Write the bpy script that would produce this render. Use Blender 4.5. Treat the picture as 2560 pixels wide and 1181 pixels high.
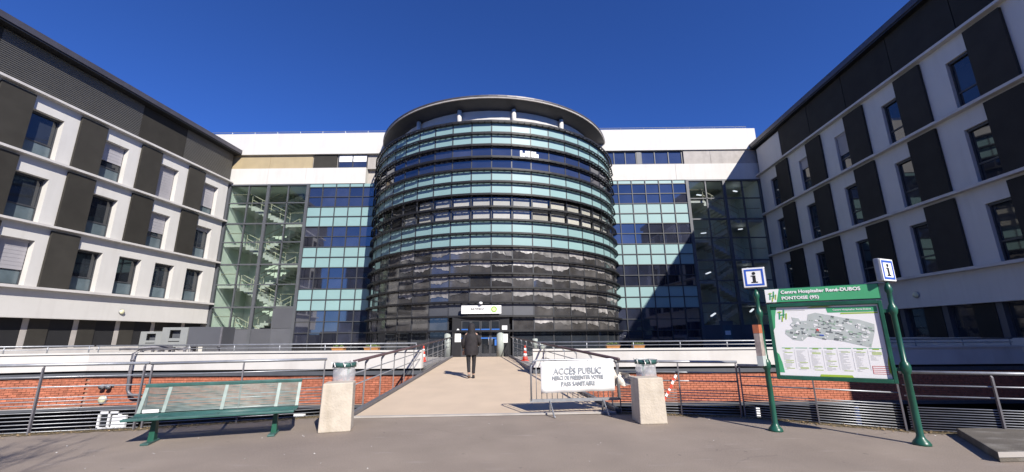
import bpy, math, random
from math import sin, cos, tan, radians, pi, sqrt, atan2
from mathutils import Matrix, Vector, Euler
R = radians
rnd = random.Random(7)
sc = bpy.context.scene
col = sc.collection
for o in list(bpy.data.objects): bpy.data.objects.remove(o)

# ------------------------------------------------------------------ camera
F, PIT, ROLL, YAW = 1039.137, R(13.4275), R(-0.4723), R(-0.4241)
def _cam_axis(x, y, fwd):
    c, s = cos(ROLL), sin(ROLL); x, y = c*x - s*y, s*x + c*y
    d = Vector((x, fwd*cos(PIT) - y*sin(PIT), fwd*sin(PIT) + y*cos(PIT)))
    c, s = cos(YAW), sin(YAW)
    return Vector((c*d.x + s*d.y, -s*d.x + c*d.y, d.z))
cd = bpy.data.cameras.new('camera'); cam = bpy.data.objects.new('camera', cd); col.objects.link(cam)
cd.sensor_width = 36; cd.sensor_fit = 'HORIZONTAL'; cd.lens = 36*F/2560
cd.clip_start = .05; cd.clip_end = 3000
_r, _u, _f = _cam_axis(1, 0, 0), _cam_axis(0, 1, 0), _cam_axis(0, 0, 1)
M4 = Matrix(((_r.x, _u.x, -_f.x, 0), (_r.y, _u.y, -_f.y, 0), (_r.z, _u.z, -_f.z, 1.6), (0, 0, 0, 1)))
cam.matrix_world = M4
sc.camera = cam

# ------------------------------------------------------------------ light
SUN_EL, SUN_AZ = R(35.5), R(29)                       # azimuth: to the right of straight behind the camera
sd = Vector((sin(SUN_AZ)*cos(SUN_EL), -cos(SUN_AZ)*cos(SUN_EL), sin(SUN_EL)))
w = bpy.data.worlds.new('World'); sc.world = w; w.use_nodes = True
nt = w.node_tree; bg = nt.nodes['Background']
sky = nt.nodes.new('ShaderNodeTexSky'); sky.sky_type = 'NISHITA'; sky.sun_disc = False
sky.sun_elevation = SUN_EL; sky.sun_rotation = pi - SUN_AZ
sky.altitude = 1500; sky.air_density = 1.0; sky.dust_density = 0.15; sky.ozone_density = 9.0
tint = nt.nodes.new('ShaderNodeMix'); tint.data_type = 'RGBA'; tint.blend_type = 'MULTIPLY'; tint.inputs[0].default_value = 1
tint.inputs[7].default_value = (.58, .80, 1.30, 1)     # clear-air blue of the camera's white balance, same for the whole dome
nt.links.new(sky.outputs[0], tint.inputs[6]); nt.links.new(tint.outputs[2], bg.inputs[0]); bg.inputs[1].default_value = 0.085
sl = bpy.data.lights.new('sun', 'SUN'); sl.energy = 5.0; sl.angle = R(.53); sl.color = (1, .95, .87)
so = bpy.data.objects.new('sun', sl); col.objects.link(so)
so.rotation_mode = 'QUATERNION'; so.rotation_quaternion = sd.to_track_quat('Z', 'Y'); so.location = (20, -40, 40)
sc.render.engine = 'CYCLES'; sc.cycles.transparent_max_bounces = 16; sc.cycles.caustics_reflective = False; sc.cycles.caustics_refractive = False
sc.view_settings.view_transform = 'Standard'; sc.view_settings.look = 'None'
sc.view_settings.gamma = 1; sc.view_settings.exposure = 0.5; sc.view_settings.use_curve_mapping = False

# ------------------------------------------------------------------ materials
def mat(name, c, rough=.7, var=.12, scale=3., metal=0., ior=None, bump=0., bscale=40., rand=0., detail=4, stain=0., stain_c=(.25,.22,.2), stain_scale=(1.5,1.5,.35)):
    m = bpy.data.materials.new(name); m.use_nodes = True; t = m.node_tree; n = t.nodes; L = t.links
    b = n['Principled BSDF']; b.inputs['Roughness'].default_value = rough; b.inputs['Metallic'].default_value = metal
    if ior: b.inputs['IOR'].default_value = ior
    g = n.new('ShaderNodeNewGeometry')
    no = n.new('ShaderNodeTexNoise'); no.inputs['Scale'].default_value = scale; no.inputs['Detail'].default_value = detail
    L.new(g.outputs['Position'], no.inputs['Vector'])
    mr = n.new('ShaderNodeMapRange'); mr.inputs[1].default_value = .3; mr.inputs[2].default_value = .7
    mr.inputs[3].default_value = 1 - var; mr.inputs[4].default_value = 1 + var
    L.new(no.outputs[0], mr.inputs[0]); f = mr.outputs[0]
    if rand:
        oi = n.new('ShaderNodeObjectInfo'); r2 = n.new('ShaderNodeMapRange')
        r2.inputs[3].default_value = 1 - rand; r2.inputs[4].default_value = 1 + rand
        L.new(oi.outputs['Random'], r2.inputs[0])
        mu = n.new('ShaderNodeMath'); mu.operation = 'MULTIPLY'; L.new(f, mu.inputs[0]); L.new(r2.outputs[0], mu.inputs[1]); f = mu.outputs[0]
    vm = n.new('ShaderNodeVectorMath'); vm.operation = 'SCALE'; vm.inputs[0].default_value = c[:3]; L.new(f, vm.inputs['Scale'])
    out = vm.outputs[0]
    if stain:
        mp = n.new('ShaderNodeMapping'); mp.inputs['Scale'].default_value = stain_scale; L.new(g.outputs['Position'], mp.inputs[0])
        n2 = n.new('ShaderNodeTexNoise'); n2.inputs['Scale'].default_value = 1.6; n2.inputs['Detail'].default_value = 7; L.new(mp.outputs[0], n2.inputs['Vector'])
        r3 = n.new('ShaderNodeMapRange'); r3.inputs[1].default_value = .5; r3.inputs[2].default_value = .78; r3.inputs[4].default_value = stain
        L.new(n2.outputs[0], r3.inputs[0])
        mx = n.new('ShaderNodeMix'); mx.data_type = 'RGBA'; L.new(r3.outputs[0], mx.inputs[0]); L.new(out, mx.inputs[6]); mx.inputs[7].default_value = (*stain_c, 1)
        out = mx.outputs[2]
    L.new(out, b.inputs['Base Color'])
    if bump:
        n3 = n.new('ShaderNodeTexNoise'); n3.inputs['Scale'].default_value = bscale; n3.inputs['Detail'].default_value = 5; L.new(g.outputs['Position'], n3.inputs['Vector'])
        bp = n.new('ShaderNodeBump'); bp.inputs['Strength'].default_value = bump; bp.inputs['Distance'].default_value = .02
        L.new(n3.outputs[0], bp.inputs['Height']); L.new(bp.outputs[0], b.inputs['Normal'])
    return m
def clear_glass(name, tint, refl=.12):
    m = bpy.data.materials.new(name); m.use_nodes = True; t = m.node_tree; n = t.nodes; L = t.links
    n.remove(n['Principled BSDF']); out = n['Material Output']
    tr = n.new('ShaderNodeBsdfTransparent'); tr.inputs[0].default_value = (*tint, 1)
    gl = n.new('ShaderNodeBsdfGlossy'); gl.inputs['Roughness'].default_value = .02
    lw = n.new('ShaderNodeLayerWeight'); lw.inputs[0].default_value = .5          # facing term, same for both faces of the pane
    pw = n.new('ShaderNodeMath'); pw.operation = 'POWER'; pw.inputs[1].default_value = 5; L.new(lw.outputs['Facing'], pw.inputs[0])
    ad = n.new('ShaderNodeMath'); ad.operation = 'MULTIPLY_ADD'; ad.inputs[1].default_value = .8; ad.inputs[2].default_value = refl*.6; ad.use_clamp = True; L.new(pw.outputs[0], ad.inputs[0])
    mx = n.new('ShaderNodeMixShader'); L.new(ad.outputs[0], mx.inputs[0]); L.new(tr.outputs[0], mx.inputs[1]); L.new(gl.outputs[0], mx.inputs[2])
    L.new(mx.outputs[0], out.inputs[0]); return m
def emis(name, c, s):
    m = bpy.data.materials.new(name); m.use_nodes = True; b = m.node_tree.nodes['Principled BSDF']
    b.inputs['Base Color'].default_value = (*c, 1); b.inputs['Emission Color'].default_value = (*c, 1); b.inputs['Emission Strength'].default_value = s; return m
WHITE = mat('white_render', (.60, .58, .545), .8, .03, 1.2, bump=.08, bscale=25, stain=.22, stain_c=(.42,.39,.35), stain_scale=(2.2,2.2,.22))
WHITEC = mat('white_concrete', (.58, .555, .525), .8, .05, 1.5, bump=.15, bscale=18, stain=.45, stain_c=(.36,.32,.29), stain_scale=(.8,.8,.25))
WHITEP = mat('white_paint', (.80, .80, .79), .45, .03, 4)
CONC = mat('grey_concrete', (.40, .37, .34), .9, .10, 2, bump=.2, stain=.35, stain_c=(.2,.18,.17))
BROWN = mat('brown_cladding', (.042, .039, .034), .8, .10, 1.5, rand=.16, ior=1.2)
CORR = mat('corrugated_cladding', (.098, .093, .082), .5, .06, 1.0, rand=.15)
OCHRE = mat('ochre_panel', (.40, .32, .19), .6, .06, 1.2, stain=.2, stain_c=(.25,.2,.13))
ZINC = mat('zinc_sheet', (.085, .08, .09), .45, .12, 2, metal=.3)
DARK = mat('dark_metal', (.012, .012, .014), .55, .15, 4)
FRAME = mat('dark_frame', (.05, .052, .058), .45, .1, 4)
GREYF = mat('grey_frame', (.085, .09, .10), .5, .1, 3)
GREYP = mat('grey_panel', (.085, .088, .10), .5, .07, 1.2, rand=.12)
TEAL = mat('teal_spandrel', (.235, .37, .37), .45, .03, .8, rand=.04)
PANE = mat('tinted_glass', (.026, .029, .046), .03, .25, .8, ior=2.45, bump=.02, bscale=1.1, rand=.5, detail=2)
PANEG = mat('greyed_glass', (.062, .058, .056), .06, .35, 1.6, ior=2.1, bump=.03, bscale=1.6, rand=.5, detail=3)
PANED = mat('window_glass', (.022, .026, .032), .03, .3, .7, ior=1.75, bump=.014, bscale=.9, rand=.4, detail=2)
PANEF = mat('frosted_glass', (.10, .13, .145), .18, .15, 2, rand=.2)
FILM = mat('torn_solar_film', (.20, .19, .185), .38, .45, 3.2, bump=.2, bscale=7, rand=.5)
BLINDC = mat('cream_blind', (.58, .54, .46), .8, .05, 3, rand=.2)
SHUT = mat('grey_roller_shutter', (.36, .345, .36), .6, .05, 2, rand=.12)
CLEAR = clear_glass('clear_glass', (.90, .93, .91), .06)
CLEARB = clear_glass('blue_clear_glass', (.94, .95, .955), .08)
INTW = mat('pale_green_plaster', (.62, .70, .62), .8, .05, 1)
STAIR = mat('white_stair', (.44, .47, .44), .7, .05, 3)
YELR = mat('yellow_rail', (.45, .44, .33), .5, .05, 3)
BRICK = mat('red_brick', (.42, .142, .08), .85, .26, 9, bump=.3, bscale=60, rand=.22)
MORT = mat('mortar', (.40, .24, .17), .9, .1, 6)
GALV = mat('galvanised_steel', (.34, .35, .37), .42, .14, 8, metal=.55)
GALVD = mat('dull_grey_steel', (.16, .155, .17), .5, .15, 6, metal=.3)
HANDR = mat('dark_handrail', (.085, .055, .06), .45, .15, 6)
GREEN = mat('green_painted_metal', (.014, .085, .055), .35, .2, 6)
GREENL = mat('worn_green_paint', (.038, .105, .095), .38, .25, 5)
WIREP = mat('pale_green_wire', (.25, .31, .28), .4, .15, 9)
BLOCK = mat('cast_concrete', (.50, .44, .36), .9, .10, 5, bump=.45, bscale=28, stain=.4, stain_c=(.26,.21,.14), stain_scale=(3,3,.6))
BAG = mat('milky_plastic_bag', (.62, .61, .62), .22, .15, 9, bump=.5, bscale=14); BAG.node_tree.nodes['Principled BSDF'].inputs['Alpha'].default_value = .5
CRUM = mat('crumpled_plastic', (.55, .53, .53), .3, .2, 8, bump=.6, bscale=20)
SACK = mat('yellow_sack', (.50, .38, .16), .6, .2, 9)
TERRA = mat('terracotta', (.52, .24, .08), .8, .1, 8)
LEAF = mat('leaf_green', (.10, .15, .04), .7, .3, 15)
BLK = mat('black_cloth', (.016, .013, .015), .8, .35, 9, bump=.7, bscale=9)
BLK2 = mat('black_trousers', (.012, .011, .013), .8, .2, 9)
SKIN = mat('skin', (.42, .26, .19), .6, .05, 5)
HAIR = mat('dark_hair', (.02, .014, .012), .7, .2, 20)
SHOE = mat('grey_shoe', (.14, .13, .12), .7, .1, 8)
CONEO = mat('cone_orange', (.68, .06, .03), .5, .1, 8)
BLUE = mat('sign_blue', (.035, .10, .46), .4, .05, 4)
INK = mat('black_ink', (.012, .012, .014), .5, .05, 4)
GREYI = mat('grey_ink', (.22, .24, .26), .6, .05, 4)
SGREEN = mat('sign_green', (.07, .36, .17), .4, .05, 3)
LIME = mat('lime_green', (.36, .50, .06), .4, .05, 3)
MAPG = mat('map_grey', (.46, .50, .48), .5, .08, 6)
MAPD = mat('map_dark', (.16, .18, .18), .5, .1, 9)
REDI = mat('red_ink', (.55, .08, .07), .5, .05, 6)
LAMP = mat('lamp_glass', (.66, .64, .42), .3, .05, 4)
STRIPE = mat('blue_stripe', (.03, .14, .48), .5, .1, 6)
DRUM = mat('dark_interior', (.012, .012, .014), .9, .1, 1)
PALE = mat('pale_column', (.34, .37, .34), .7, .05, 2)
TUBE = emis('lit_tube', (.9, .95, 1), .8)

def asphalt():
    m = mat('asphalt', (.285, .232, .188), .92, .10, 1.1, bump=.5, bscale=130, stain=.22, stain_c=(.15,.125,.11), stain_scale=(.5,.5,.5)); t = m.node_tree; n = t.nodes; L = t.links
    b = n['Principled BSDF']; src = b.inputs['Base Color'].links[0].from_socket
    g = n.new('ShaderNodeNewGeometry'); no = n.new('ShaderNodeTexNoise'); no.inputs['Scale'].default_value = 90; no.inputs['Detail'].default_value = 3
    L.new(g.outputs['Position'], no.inputs['Vector'])
    mr = n.new('ShaderNodeMapRange'); mr.inputs[1].default_value = .3; mr.inputs[2].default_value = .7; mr.inputs[3].default_value = .68; mr.inputs[4].default_value = 1.30
    L.new(no.outputs[0], mr.inputs[0]); vm = n.new('ShaderNodeVectorMath'); vm.operation = 'SCALE'; L.new(src, vm.inputs[0]); L.new(mr.outputs[0], vm.inputs['Scale'])
    def noise(sc_, dt=4):
        q = n.new('ShaderNodeTexNoise'); q.inputs['Scale'].default_value = sc_; q.inputs['Detail'].default_value = dt; L.new(g.outputs['Position'], q.inputs['Vector']); return q
    def rng(sock, a, b_, c, d):
        q = n.new('ShaderNodeMapRange'); q.inputs[1].default_value = a; q.inputs[2].default_value = b_; q.inputs[3].default_value = c; q.inputs[4].default_value = d; L.new(sock, q.inputs[0]); return q.outputs[0]
    def mul(a, b_):
        q = n.new('ShaderNodeMath'); q.operation = 'MULTIPLY'; L.new(a, q.inputs[0]); L.new(b_, q.inputs[1]); return q.outputs[0]
    def over(base, fac, c):
        q = n.new('ShaderNodeMix'); q.data_type = 'RGBA'; L.new(fac, q.inputs[0]); L.new(base, q.inputs[6]); q.inputs[7].default_value = (*c, 1); return q.outputs[2]
    out = vm.outputs[0]
    wob = n.new('ShaderNodeVectorMath'); wob.operation = 'MULTIPLY_ADD'; wob.inputs[1].default_value = (.5,.5,0); L.new(noise(1.7).outputs['Color'], wob.inputs[0]); L.new(g.outputs['Position'], wob.inputs[2])
    vo = n.new('ShaderNodeTexVoronoi'); vo.feature = 'DISTANCE_TO_EDGE'; vo.inputs['Scale'].default_value = .42; L.new(wob.outputs[0], vo.inputs['Vector'])
    out = over(out, mul(rng(vo.outputs['Distance'], .0, .004, .3, 0), rng(noise(.5, 2).outputs[0], .54, .62, 0, 1)), (.06,.05,.045))       # cracks
    v2 = n.new('ShaderNodeTexVoronoi'); v2.inputs['Scale'].default_value = 2.6; L.new(wob.outputs[0], v2.inputs['Vector'])
    out = over(out, rng(v2.outputs['Distance'], .05, .075, .55, 0), (.10,.085,.075))                                                        # gum and oil spots
    out = over(out, mul(rng(noise(.35, 3).outputs[0], .42, .6, 0, .38), rng(noise(26, 3).outputs[0], .4, .6, .5, 1)), (.17,.135,.115))       # worn darker areas
    mp = n.new('ShaderNodeMapping'); mp.inputs['Scale'].default_value = (.7,3.5,1); mp.inputs['Rotation'].default_value = (0,0,.35); L.new(g.outputs['Position'], mp.inputs[0])
    q = n.new('ShaderNodeTexNoise'); q.inputs['Scale'].default_value = 2.2; q.inputs['Detail'].default_value = 8; L.new(mp.outputs[0], q.inputs['Vector'])
    out = over(out, rng(q.outputs[0], .62, .74, 0, .5), (.36,.31,.275))                                                                      # pale scuffs
    L.new(out, b.inputs['Base Color'])
    return m
ASPH = asphalt()
DECK = mat('beige_deck_coating', (.57, .45, .332), .9, .06, .9, bump=.3, bscale=90, stain=.25, stain_c=(.40,.32,.25), stain_scale=(.9,.22,1))
SLABM = mat('worn_slab', (.115, .10, .082), .9, .15, 3, bump=.5, bscale=60, stain=.5, stain_c=(.42,.40,.36), stain_scale=(1.2,2.2,1))
SOIL = mat('soil_and_moss', (.13, .10, .055), .95, .4, 14, bump=.6, bscale=40)
LITT = mat('dry_leaves', (.36, .25, .13), .8, .4, 30)
PETAL = mat('pale_litter', (.8, .77, .72), .7, .05, 10)
BARK = mat('bark', (.09, .07, .055), .9, .3, 9)
PITM = mat('pit_floor', (.10, .095, .09), .95, .2, 2)
MIRW = mat('grey_facade', (.16, .15, .14), .8, .15, .6)

# ------------------------------------------------------------------ mesh helpers
class MB:
    def __init__(s): s.v = []; s.f = []
    def add(s, vs, fs):
        o = len(s.v); s.v += [tuple(p) for p in vs]; s.f += [tuple(i + o for i in f) for f in fs]; return s
    def box(s, x0, x1, y0, y1, z0, z1):
        if x0 > x1: x0, x1 = x1, x0
        if y0 > y1: y0, y1 = y1, y0
        if z0 > z1: z0, z1 = z1, z0
        return s.add([(x0,y0,z0),(x1,y0,z0),(x1,y1,z0),(x0,y1,z0),(x0,y0,z1),(x1,y0,z1),(x1,y1,z1),(x0,y1,z1)],
              [(0,3,2,1),(4,5,6,7),(0,1,5,4),(1,2,6,5),(2,3,7,6),(3,0,4,7)])
    def bar(s, p, q, w, h):                       # rectangular bar from p to q; w sideways, h up
        p, q = Vector(p), Vector(q); d = (q - p).normalized(); up = Vector((0,0,1))
        if abs(d.z) > .95: up = Vector((0,1,0))
        a = d.cross(up).normalized(); b = a.cross(d).normalized()
        vs = []
        for e in (p, q):
            for i, j in ((-1,-1),(1,-1),(1,1),(-1,1)): vs.append(e + a*(i*w/2) + b*(j*h/2))
        return s.add(vs, [(0,1,2,3),(7,6,5,4),(0,4,5,1),(1,5,6,2),(2,6,7,3),(3,7,4,0)])
    def tube(s, pts, r, n=8, cap=True):
        pts = [Vector(p) for p in pts]; rs = r if isinstance(r, (list, tuple)) else [r]*len(pts); vs = []; fs = []
        for i, p in enumerate(pts):
            d = (pts[min(i+1, len(pts)-1)] - pts[max(i-1, 0)]).normalized()
            ref = Vector((0,0,1)) if abs(d.z) < .9 else Vector((1,0,0))
            a = d.cross(ref).normalized(); b = d.cross(a).normalized()
            for k in range(n): t = 2*pi*k/n; vs.append(p + (a*cos(t) + b*sin(t))*rs[i])
        for i in range(len(pts)-1):
            for k in range(n): fs.append((i*n+k, i*n+(k+1)%n, (i+1)*n+(k+1)%n, (i+1)*n+k))
        if cap: fs += [tuple(reversed(range(n))), tuple(range((len(pts)-1)*n, len(pts)*n))]
        return s.add(vs, fs)
    def lathe(s, prof, n=16, c=(0,0,0), cap=True):          # prof: (r, z)
        vs = []; fs = []
        for r, z in prof:
            for k in range(n): t = 2*pi*k/n; vs.append((c[0]+r*cos(t), c[1]+r*sin(t), c[2]+z))
        for i in range(len(prof)-1):
            for k in range(n): fs.append((i*n+k, i*n+(k+1)%n, (i+1)*n+(k+1)%n, (i+1)*n+k))
        if cap: fs += [tuple(reversed(range(n))), tuple(range((len(prof)-1)*n, len(prof)*n))]
        return s.add(vs, fs)
    def prism(s, poly, z0, z1):
        n = len(poly); vs = [(x,y,z0) for x,y in poly] + [(x,y,z1) for x,y in poly]
        return s.add(vs, [tuple(reversed(range(n))), tuple(range(n, 2*n))] + [(i,(i+1)%n,(i+1)%n+n,i+n) for i in range(n)])
    def prismy(s, poly, y0, y1):                  # poly in x,z, extruded along y
        n = len(poly); vs = [(x,y0,z) for x,z in poly] + [(x,y1,z) for x,z in poly]
        return s.add(vs, [tuple(range(n)), tuple(reversed(range(n, 2*n)))] + [((i+1)%n,i,i+n,(i+1)%n+n) for i in range(n)])
    def mesh(s, name, m, smooth=False):
        me = bpy.data.meshes.new(name); me.from_pydata(s.v, [], s.f); me.update(); me.materials.append(m)
        if smooth: me.polygons.foreach_set('use_smooth', [True]*len(me.polygons))
        return me
    def build(s, name, m, parent=None, smooth=False, bevel=0, loc=None, rot=None):
        o = bpy.data.objects.new(name, s.mesh(name, m, smooth)); col.objects.link(o)
        if parent: o.parent = parent
        if loc: o.location = loc
        if rot: o.rotation_euler = rot
        if bevel:
            b = o.modifiers.new('bevel', 'BEVEL'); b.width = bevel; b.segments = 2; b.limit_method = 'ANGLE'
        return o
def inst(name, me, parent, loc=(0,0,0), rot=(0,0,0), scale=None):
    o = bpy.data.objects.new(name, me); col.objects.link(o); o.parent = parent; o.location = loc; o.rotation_euler = rot
    if scale: o.scale = scale
    return o
def tag(o, label=None, cat=None, group=None, kind=None):
    if label: o['label'] = label
    if cat: o['category'] = cat
    if group: o['group'] = group
    if kind: o['kind'] = kind
    return o
def thing(name, label, cat, loc=(0,0,0), rz=0, group=None):
    o = bpy.data.objects.new(name, None); col.objects.link(o); o.location = loc; o.rotation_euler = (0,0,rz); o.empty_display_size = .2
    return tag(o, label, cat, group)
def recopy(root, loc, rz, label):
    c = root.copy(); col.objects.link(c); c.location = loc; c.rotation_euler = (0,0,rz); c['label'] = label
    def rec(a, b):
        for ch in list(a.children):
            d = ch.copy(); col.objects.link(d); d.parent = b; rec(ch, d)
    rec(root, c); return c
def text_obj(name, body, size, m, parent, loc, rot=(pi/2,0,0), align='CENTER', depth=.002, sx=1., bold=0., fit=0):
    cu = bpy.data.curves.new('lettering', 'FONT'); cu.body = body; cu.size = size; cu.align_x = align; cu.align_y = 'CENTER'; cu.extrude = depth; cu.resolution_u = 3
    t = bpy.data.objects.new('lettering', cu); col.objects.link(t)
    dg = bpy.context.evaluated_depsgraph_get(); me = bpy.data.meshes.new_from_object(t.evaluated_get(dg))
    bpy.data.objects.remove(t); me.name = name; me.materials.clear(); me.materials.append(m)
    if bold:
        vs = [v.co.copy() for v in me.vertices]; fs = [tuple(p_.vertices) for p_ in me.polygons]; n_ = len(vs); V = []; FF = []
        for k_, (ax, ay) in enumerate(((0,0),(bold,0),(-bold,0),(0,bold),(0,-bold))):
            V += [(v.x+ax, v.y+ay, v.z+.0003*k_) for v in vs]; FF += [tuple(i+n_*k_ for i in f) for f in fs]
        m2 = bpy.data.meshes.new(name); m2.from_pydata(V, [], FF); m2.update(); m2.materials.append(m); me = m2
    if fit: xs_ = [v.co.x for v in me.vertices]; sx = fit/(max(xs_)-min(xs_))
    o = inst(name, me, parent, loc, rot); o.scale = (sx, 1, 1); return o
def skin_mesh(name, verts, edges, radii, m, parent, sub=2, loc=(0,0,0)):
    me = bpy.data.meshes.new(name); me.from_pydata(verts, edges, []); me.update()
    o = bpy.data.objects.new(name, me); col.objects.link(o)
    sk = o.modifiers.new('skin', 'SKIN'); sk.use_smooth_shade = True
    me.skin_vertices[0].data[0].use_root = True
    for i, r in enumerate(radii):
        rr = r if isinstance(r, tuple) else (r, r); me.skin_vertices[0].data[i].radius = rr
    if sub: s = o.modifiers.new('sub', 'SUBSURF'); s.levels = s.render_levels = sub
    dg = bpy.context.evaluated_depsgraph_get(); dg.update(); m2 = bpy.data.meshes.new_from_object(o.evaluated_get(dg))
    bpy.data.objects.remove(o); m2.name = name; m2.materials.clear(); m2.materials.append(m)
    return inst(name, m2, parent, loc)

# ================================================================== SETTING: ground
PZ = -3.2                                           # level of the sunken court
g = MB().add([(-900,-900,PZ),(900,-900,PZ),(900,900,PZ),(-900,900,PZ)], [(0,1,2,3)]).build('ground', PITM); tag(g, kind='structure')
edge = [(-14,6.45),(-11.6,7.0),(-6.84,8.16),(-4.0,9.22),(-3.3,9.0),(2.05,9.3),(3.28,9.15),(4.45,8.9),(6.5,7.64),(7.55,7.3),(9.6,6.6),(13,5.4)]
pts = edge + [(13,-20),(-14,-20)]
p = MB().prism(list(reversed(pts)), PZ+.01, 0).build('pavement', ASPH); tag(p, kind='structure')

# ================================================================== footbridge
br = thing('footbridge', 'beige level footbridge leading to the hospital entrance', 'footbridge', (-1, 9, 0))
def dz(Y): return .433*(Y-9)/15
BL = [(-3.32, 8.98), (-3.5, 24.05)]; BRr = [(2.05, 9.26), (-.42, 24.05)]
def deckpt(p, h): return (p[0]+1, p[1]-9, dz(p[1]) + h)
d = MB(); a, b, c, e = BL[0], BRr[0], BRr[1], BL[1]
d.add([deckpt(q, .012) for q in (a,b,c,e)] + [deckpt(q, -.25) for q in (a,b,c,e)], [(0,1,2,3),(7,6,5,4),(0,4,5,1),(1,5,6,2),(2,6,7,3),(3,7,4,0)])
d.build('deck', DECK, br)
d = MB(); d.bar(deckpt((a[0]-.02,a[1]), .02), deckpt((b[0],b[1]), .02), .10, .03); d.build('threshold_strip', CONC, br)
def lerp2(P, Y): t = (Y - P[0][1])/(P[1][1] - P[0][1]); return (P[0][0] + (P[1][0]-P[0][0])*t, Y)
for P, s in ((BL, -1), (BRr, 1)):
    d = MB(); q0 = (P[0][0]+s*.07, P[0][1]+.1); q1 = (P[1][0]+s*.07, P[1][1]); d.bar(deckpt(q0, -.10), deckpt(q1, -.10), .10, .36); d.build('edge_beam', GALVD, br)

def railing(name, label, P, s, y0, y1, step, hy0):
    t = thing(name, label, 'railing', (0,0,0))
    Y = y0
    while Y <= y1:
        x, _ = lerp2(P, Y); x += s*.14; z = dz(Y); m = MB()
        m.prismy([(x-.006, z-.12), (x+.006, z-.12), (x+.006, z+.99), (x-.006, z+.99)], Y-.035, Y+.035)
        m.bar((x, Y, z+.98), (x - s*.06, Y, z+1.07), .014, .05); m.box(x-.03, x+.03, Y-.05, Y+.05, z-.14, z-.02)
        m.build('post', GALV, t); Y += step
    def pt(Y, off, h): x, _ = lerp2(P, Y); return (x + s*off, Y, dz(Y) + h)
    MB().tube([pt(hy0, .07, 1.09), pt(y1+.2, .07, 1.09)], .034, 10).build('handrail', HANDR, t, True)
    for h in (.82, .58): MB().tube([pt(hy0+.2, .155, h), pt(y1+.2, .155, h)], .014, 6).build('rail', GALV, t, True)
    for h in (.14, .22, .30, .38, .46): MB().tube([pt(16.5, .155, h), pt(y1+.2, .155, h)], .008, 5).build('rail', GALV, t, True)
    return t
railing('bridge_railing', 'grey steel railing with dark handrail along left side of the footbridge', BL, -1, 8.75, 23.4, 1.22, 8.2)
railing('bridge_railing', 'grey steel railing with dark handrail along right side of the footbridge, behind the barrier', BRr, 1, 9.75, 23.4, 1.22, 9.1)

# ================================================================== pavement fences
def fence(label, a, b, H, posts, near=True, up=0):
    a, b = Vector((*a, 0)), Vector((*b, 0)); L = (b-a).length; ang = atan2(b.y-a.y, b.x-a.x)
    t = thing('pavement_fence', label, 'fence', a, ang, 'grey steel fences along the pavement edge')
    for u in posts:
        m = MB(); x = u*L
        m.add([(x-.012,-.03,-.3),(x+.012,-.03,-.3),(x+.012,.03,-.3),(x-.012,.03,-.3),(x-.012,-.03,H-.06),(x+.012,-.03,H-.06),(x+.012,.005,H-.02),(x-.012,.005,H-.02)],
              [(0,3,2,1),(4,5,6,7),(0,1,5,4),(1,2,6,5),(2,3,7,6),(3,0,4,7)])
        m.build('post', GALVD, t)
    MB().tube([(-.02,0,H),(L+.02,0,H)], .028, 10).build('top_rail', GALV, t, True)
    for h in (H-.21, H-.38): MB().tube([(0,.03,h),(L,.03,h)], .014, 6).build('rail', GALV, t, True)
    n = 10; top = H-.56
    me = MB().tube([(0,.03,0),(L,.03,0)], .0085, 5).mesh('rod', GALV, True)
    for i in range(n): inst('rod', me, t, (0,0, .035 + (top-.035)*i/(n-1)))
    return t
fence('long grey fence panel at far left, in front of the brick wall corner', (-11.6,6.9), (-6.87,8.04), 1.15, (.28,.675,.992))
fence('grey fence panel behind the green bench', (-6.82,8.07), (-4.02,9.12), 1.14, (.005,.5,.995))
fence('short grey fence panel directly behind right concrete block and its litter bag', (2.16,9.28), (4.42,8.78), 1.04, (.005,.52,.995))
fence('grey fence panel behind the green map board', (4.45,8.75), (6.47,7.5), .98, (.005,.5,.995))
fence('grey fence panel at far right between map board and the raised slab', (6.52,7.46), (9.6,6.45), .94, (.01,.36,.72,.99))

# ================================================================== terrace walls with brick base
WY = 16.0
def terrace_wall(label, x0, x1, ax, ay, rz, name='terrace_wall', shade=None):
    t = thing(name, label, 'wall', (ax, ay, 0), rz)
    L0, L1 = x0, x1
    MB().box(L0, L1, 0, .3, .44, 1.03).build('parapet', WHITEC, t)
    MB().box(L0, L1, -.05, .34, 1.03, 1.09).build('coping', WHITE, t)
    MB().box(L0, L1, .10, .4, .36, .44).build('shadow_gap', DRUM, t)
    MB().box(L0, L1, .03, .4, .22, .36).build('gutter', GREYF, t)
    MB().box(L0, L1, .132, .4, -.82, .22).build('backing', MORT, t)
    # bricks
    bl, bh = .222, .064; px, pz = .234, .0767
    me = MB().box(0, bl, 0, .03, 0, bh).mesh('brick', BRICK)
    cells = []
    for r in range(13):
        z = .22 - (r+1)*pz + .006; n = int((L1-L0)/px)
        for i in range(n if r % 2 else n+1):
            x = L0 + (i + (.5 if r % 2 else 0))*px + .006; cells.append((math.hypot(ax + x*cos(rz), ay + x*sin(rz)), x, z))
    cells.sort(); m = MB()
    for k, (_, x, z) in enumerate(cells):
        j = rnd.uniform(-.004, .004)
        if k < 300: inst('brick', me, t, (x, .10+j, z))
        else: m.box(x, x+bl, .10+j, .13, z, z+bh)
    tag(m.build('brick', BRICK, t), kind='stuff')
    # recessed lower storey
    MB().box(L0, L1, 1.2, 1.4, PZ, -.8).build('lower_wall', DRUM, t)
    MB().box(L0, L1, .06, 1.4, -.92, -.82).build('lintel', GREYF, t)
    return t
A0 = R(18.8)
tw = terrace_wall('white terrace parapet above red brick base left of the footbridge', -12.45, 0, -3.5, WY, 0)
tw2 = terrace_wall('angled end of white terrace parapet and brick at far left behind the fence', -9, 0, -15.95, WY, A0)
tw3 = terrace_wall('white terrace parapet above red brick base right of the footbridge', 0, 18.0, .62, WY, 0)
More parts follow.
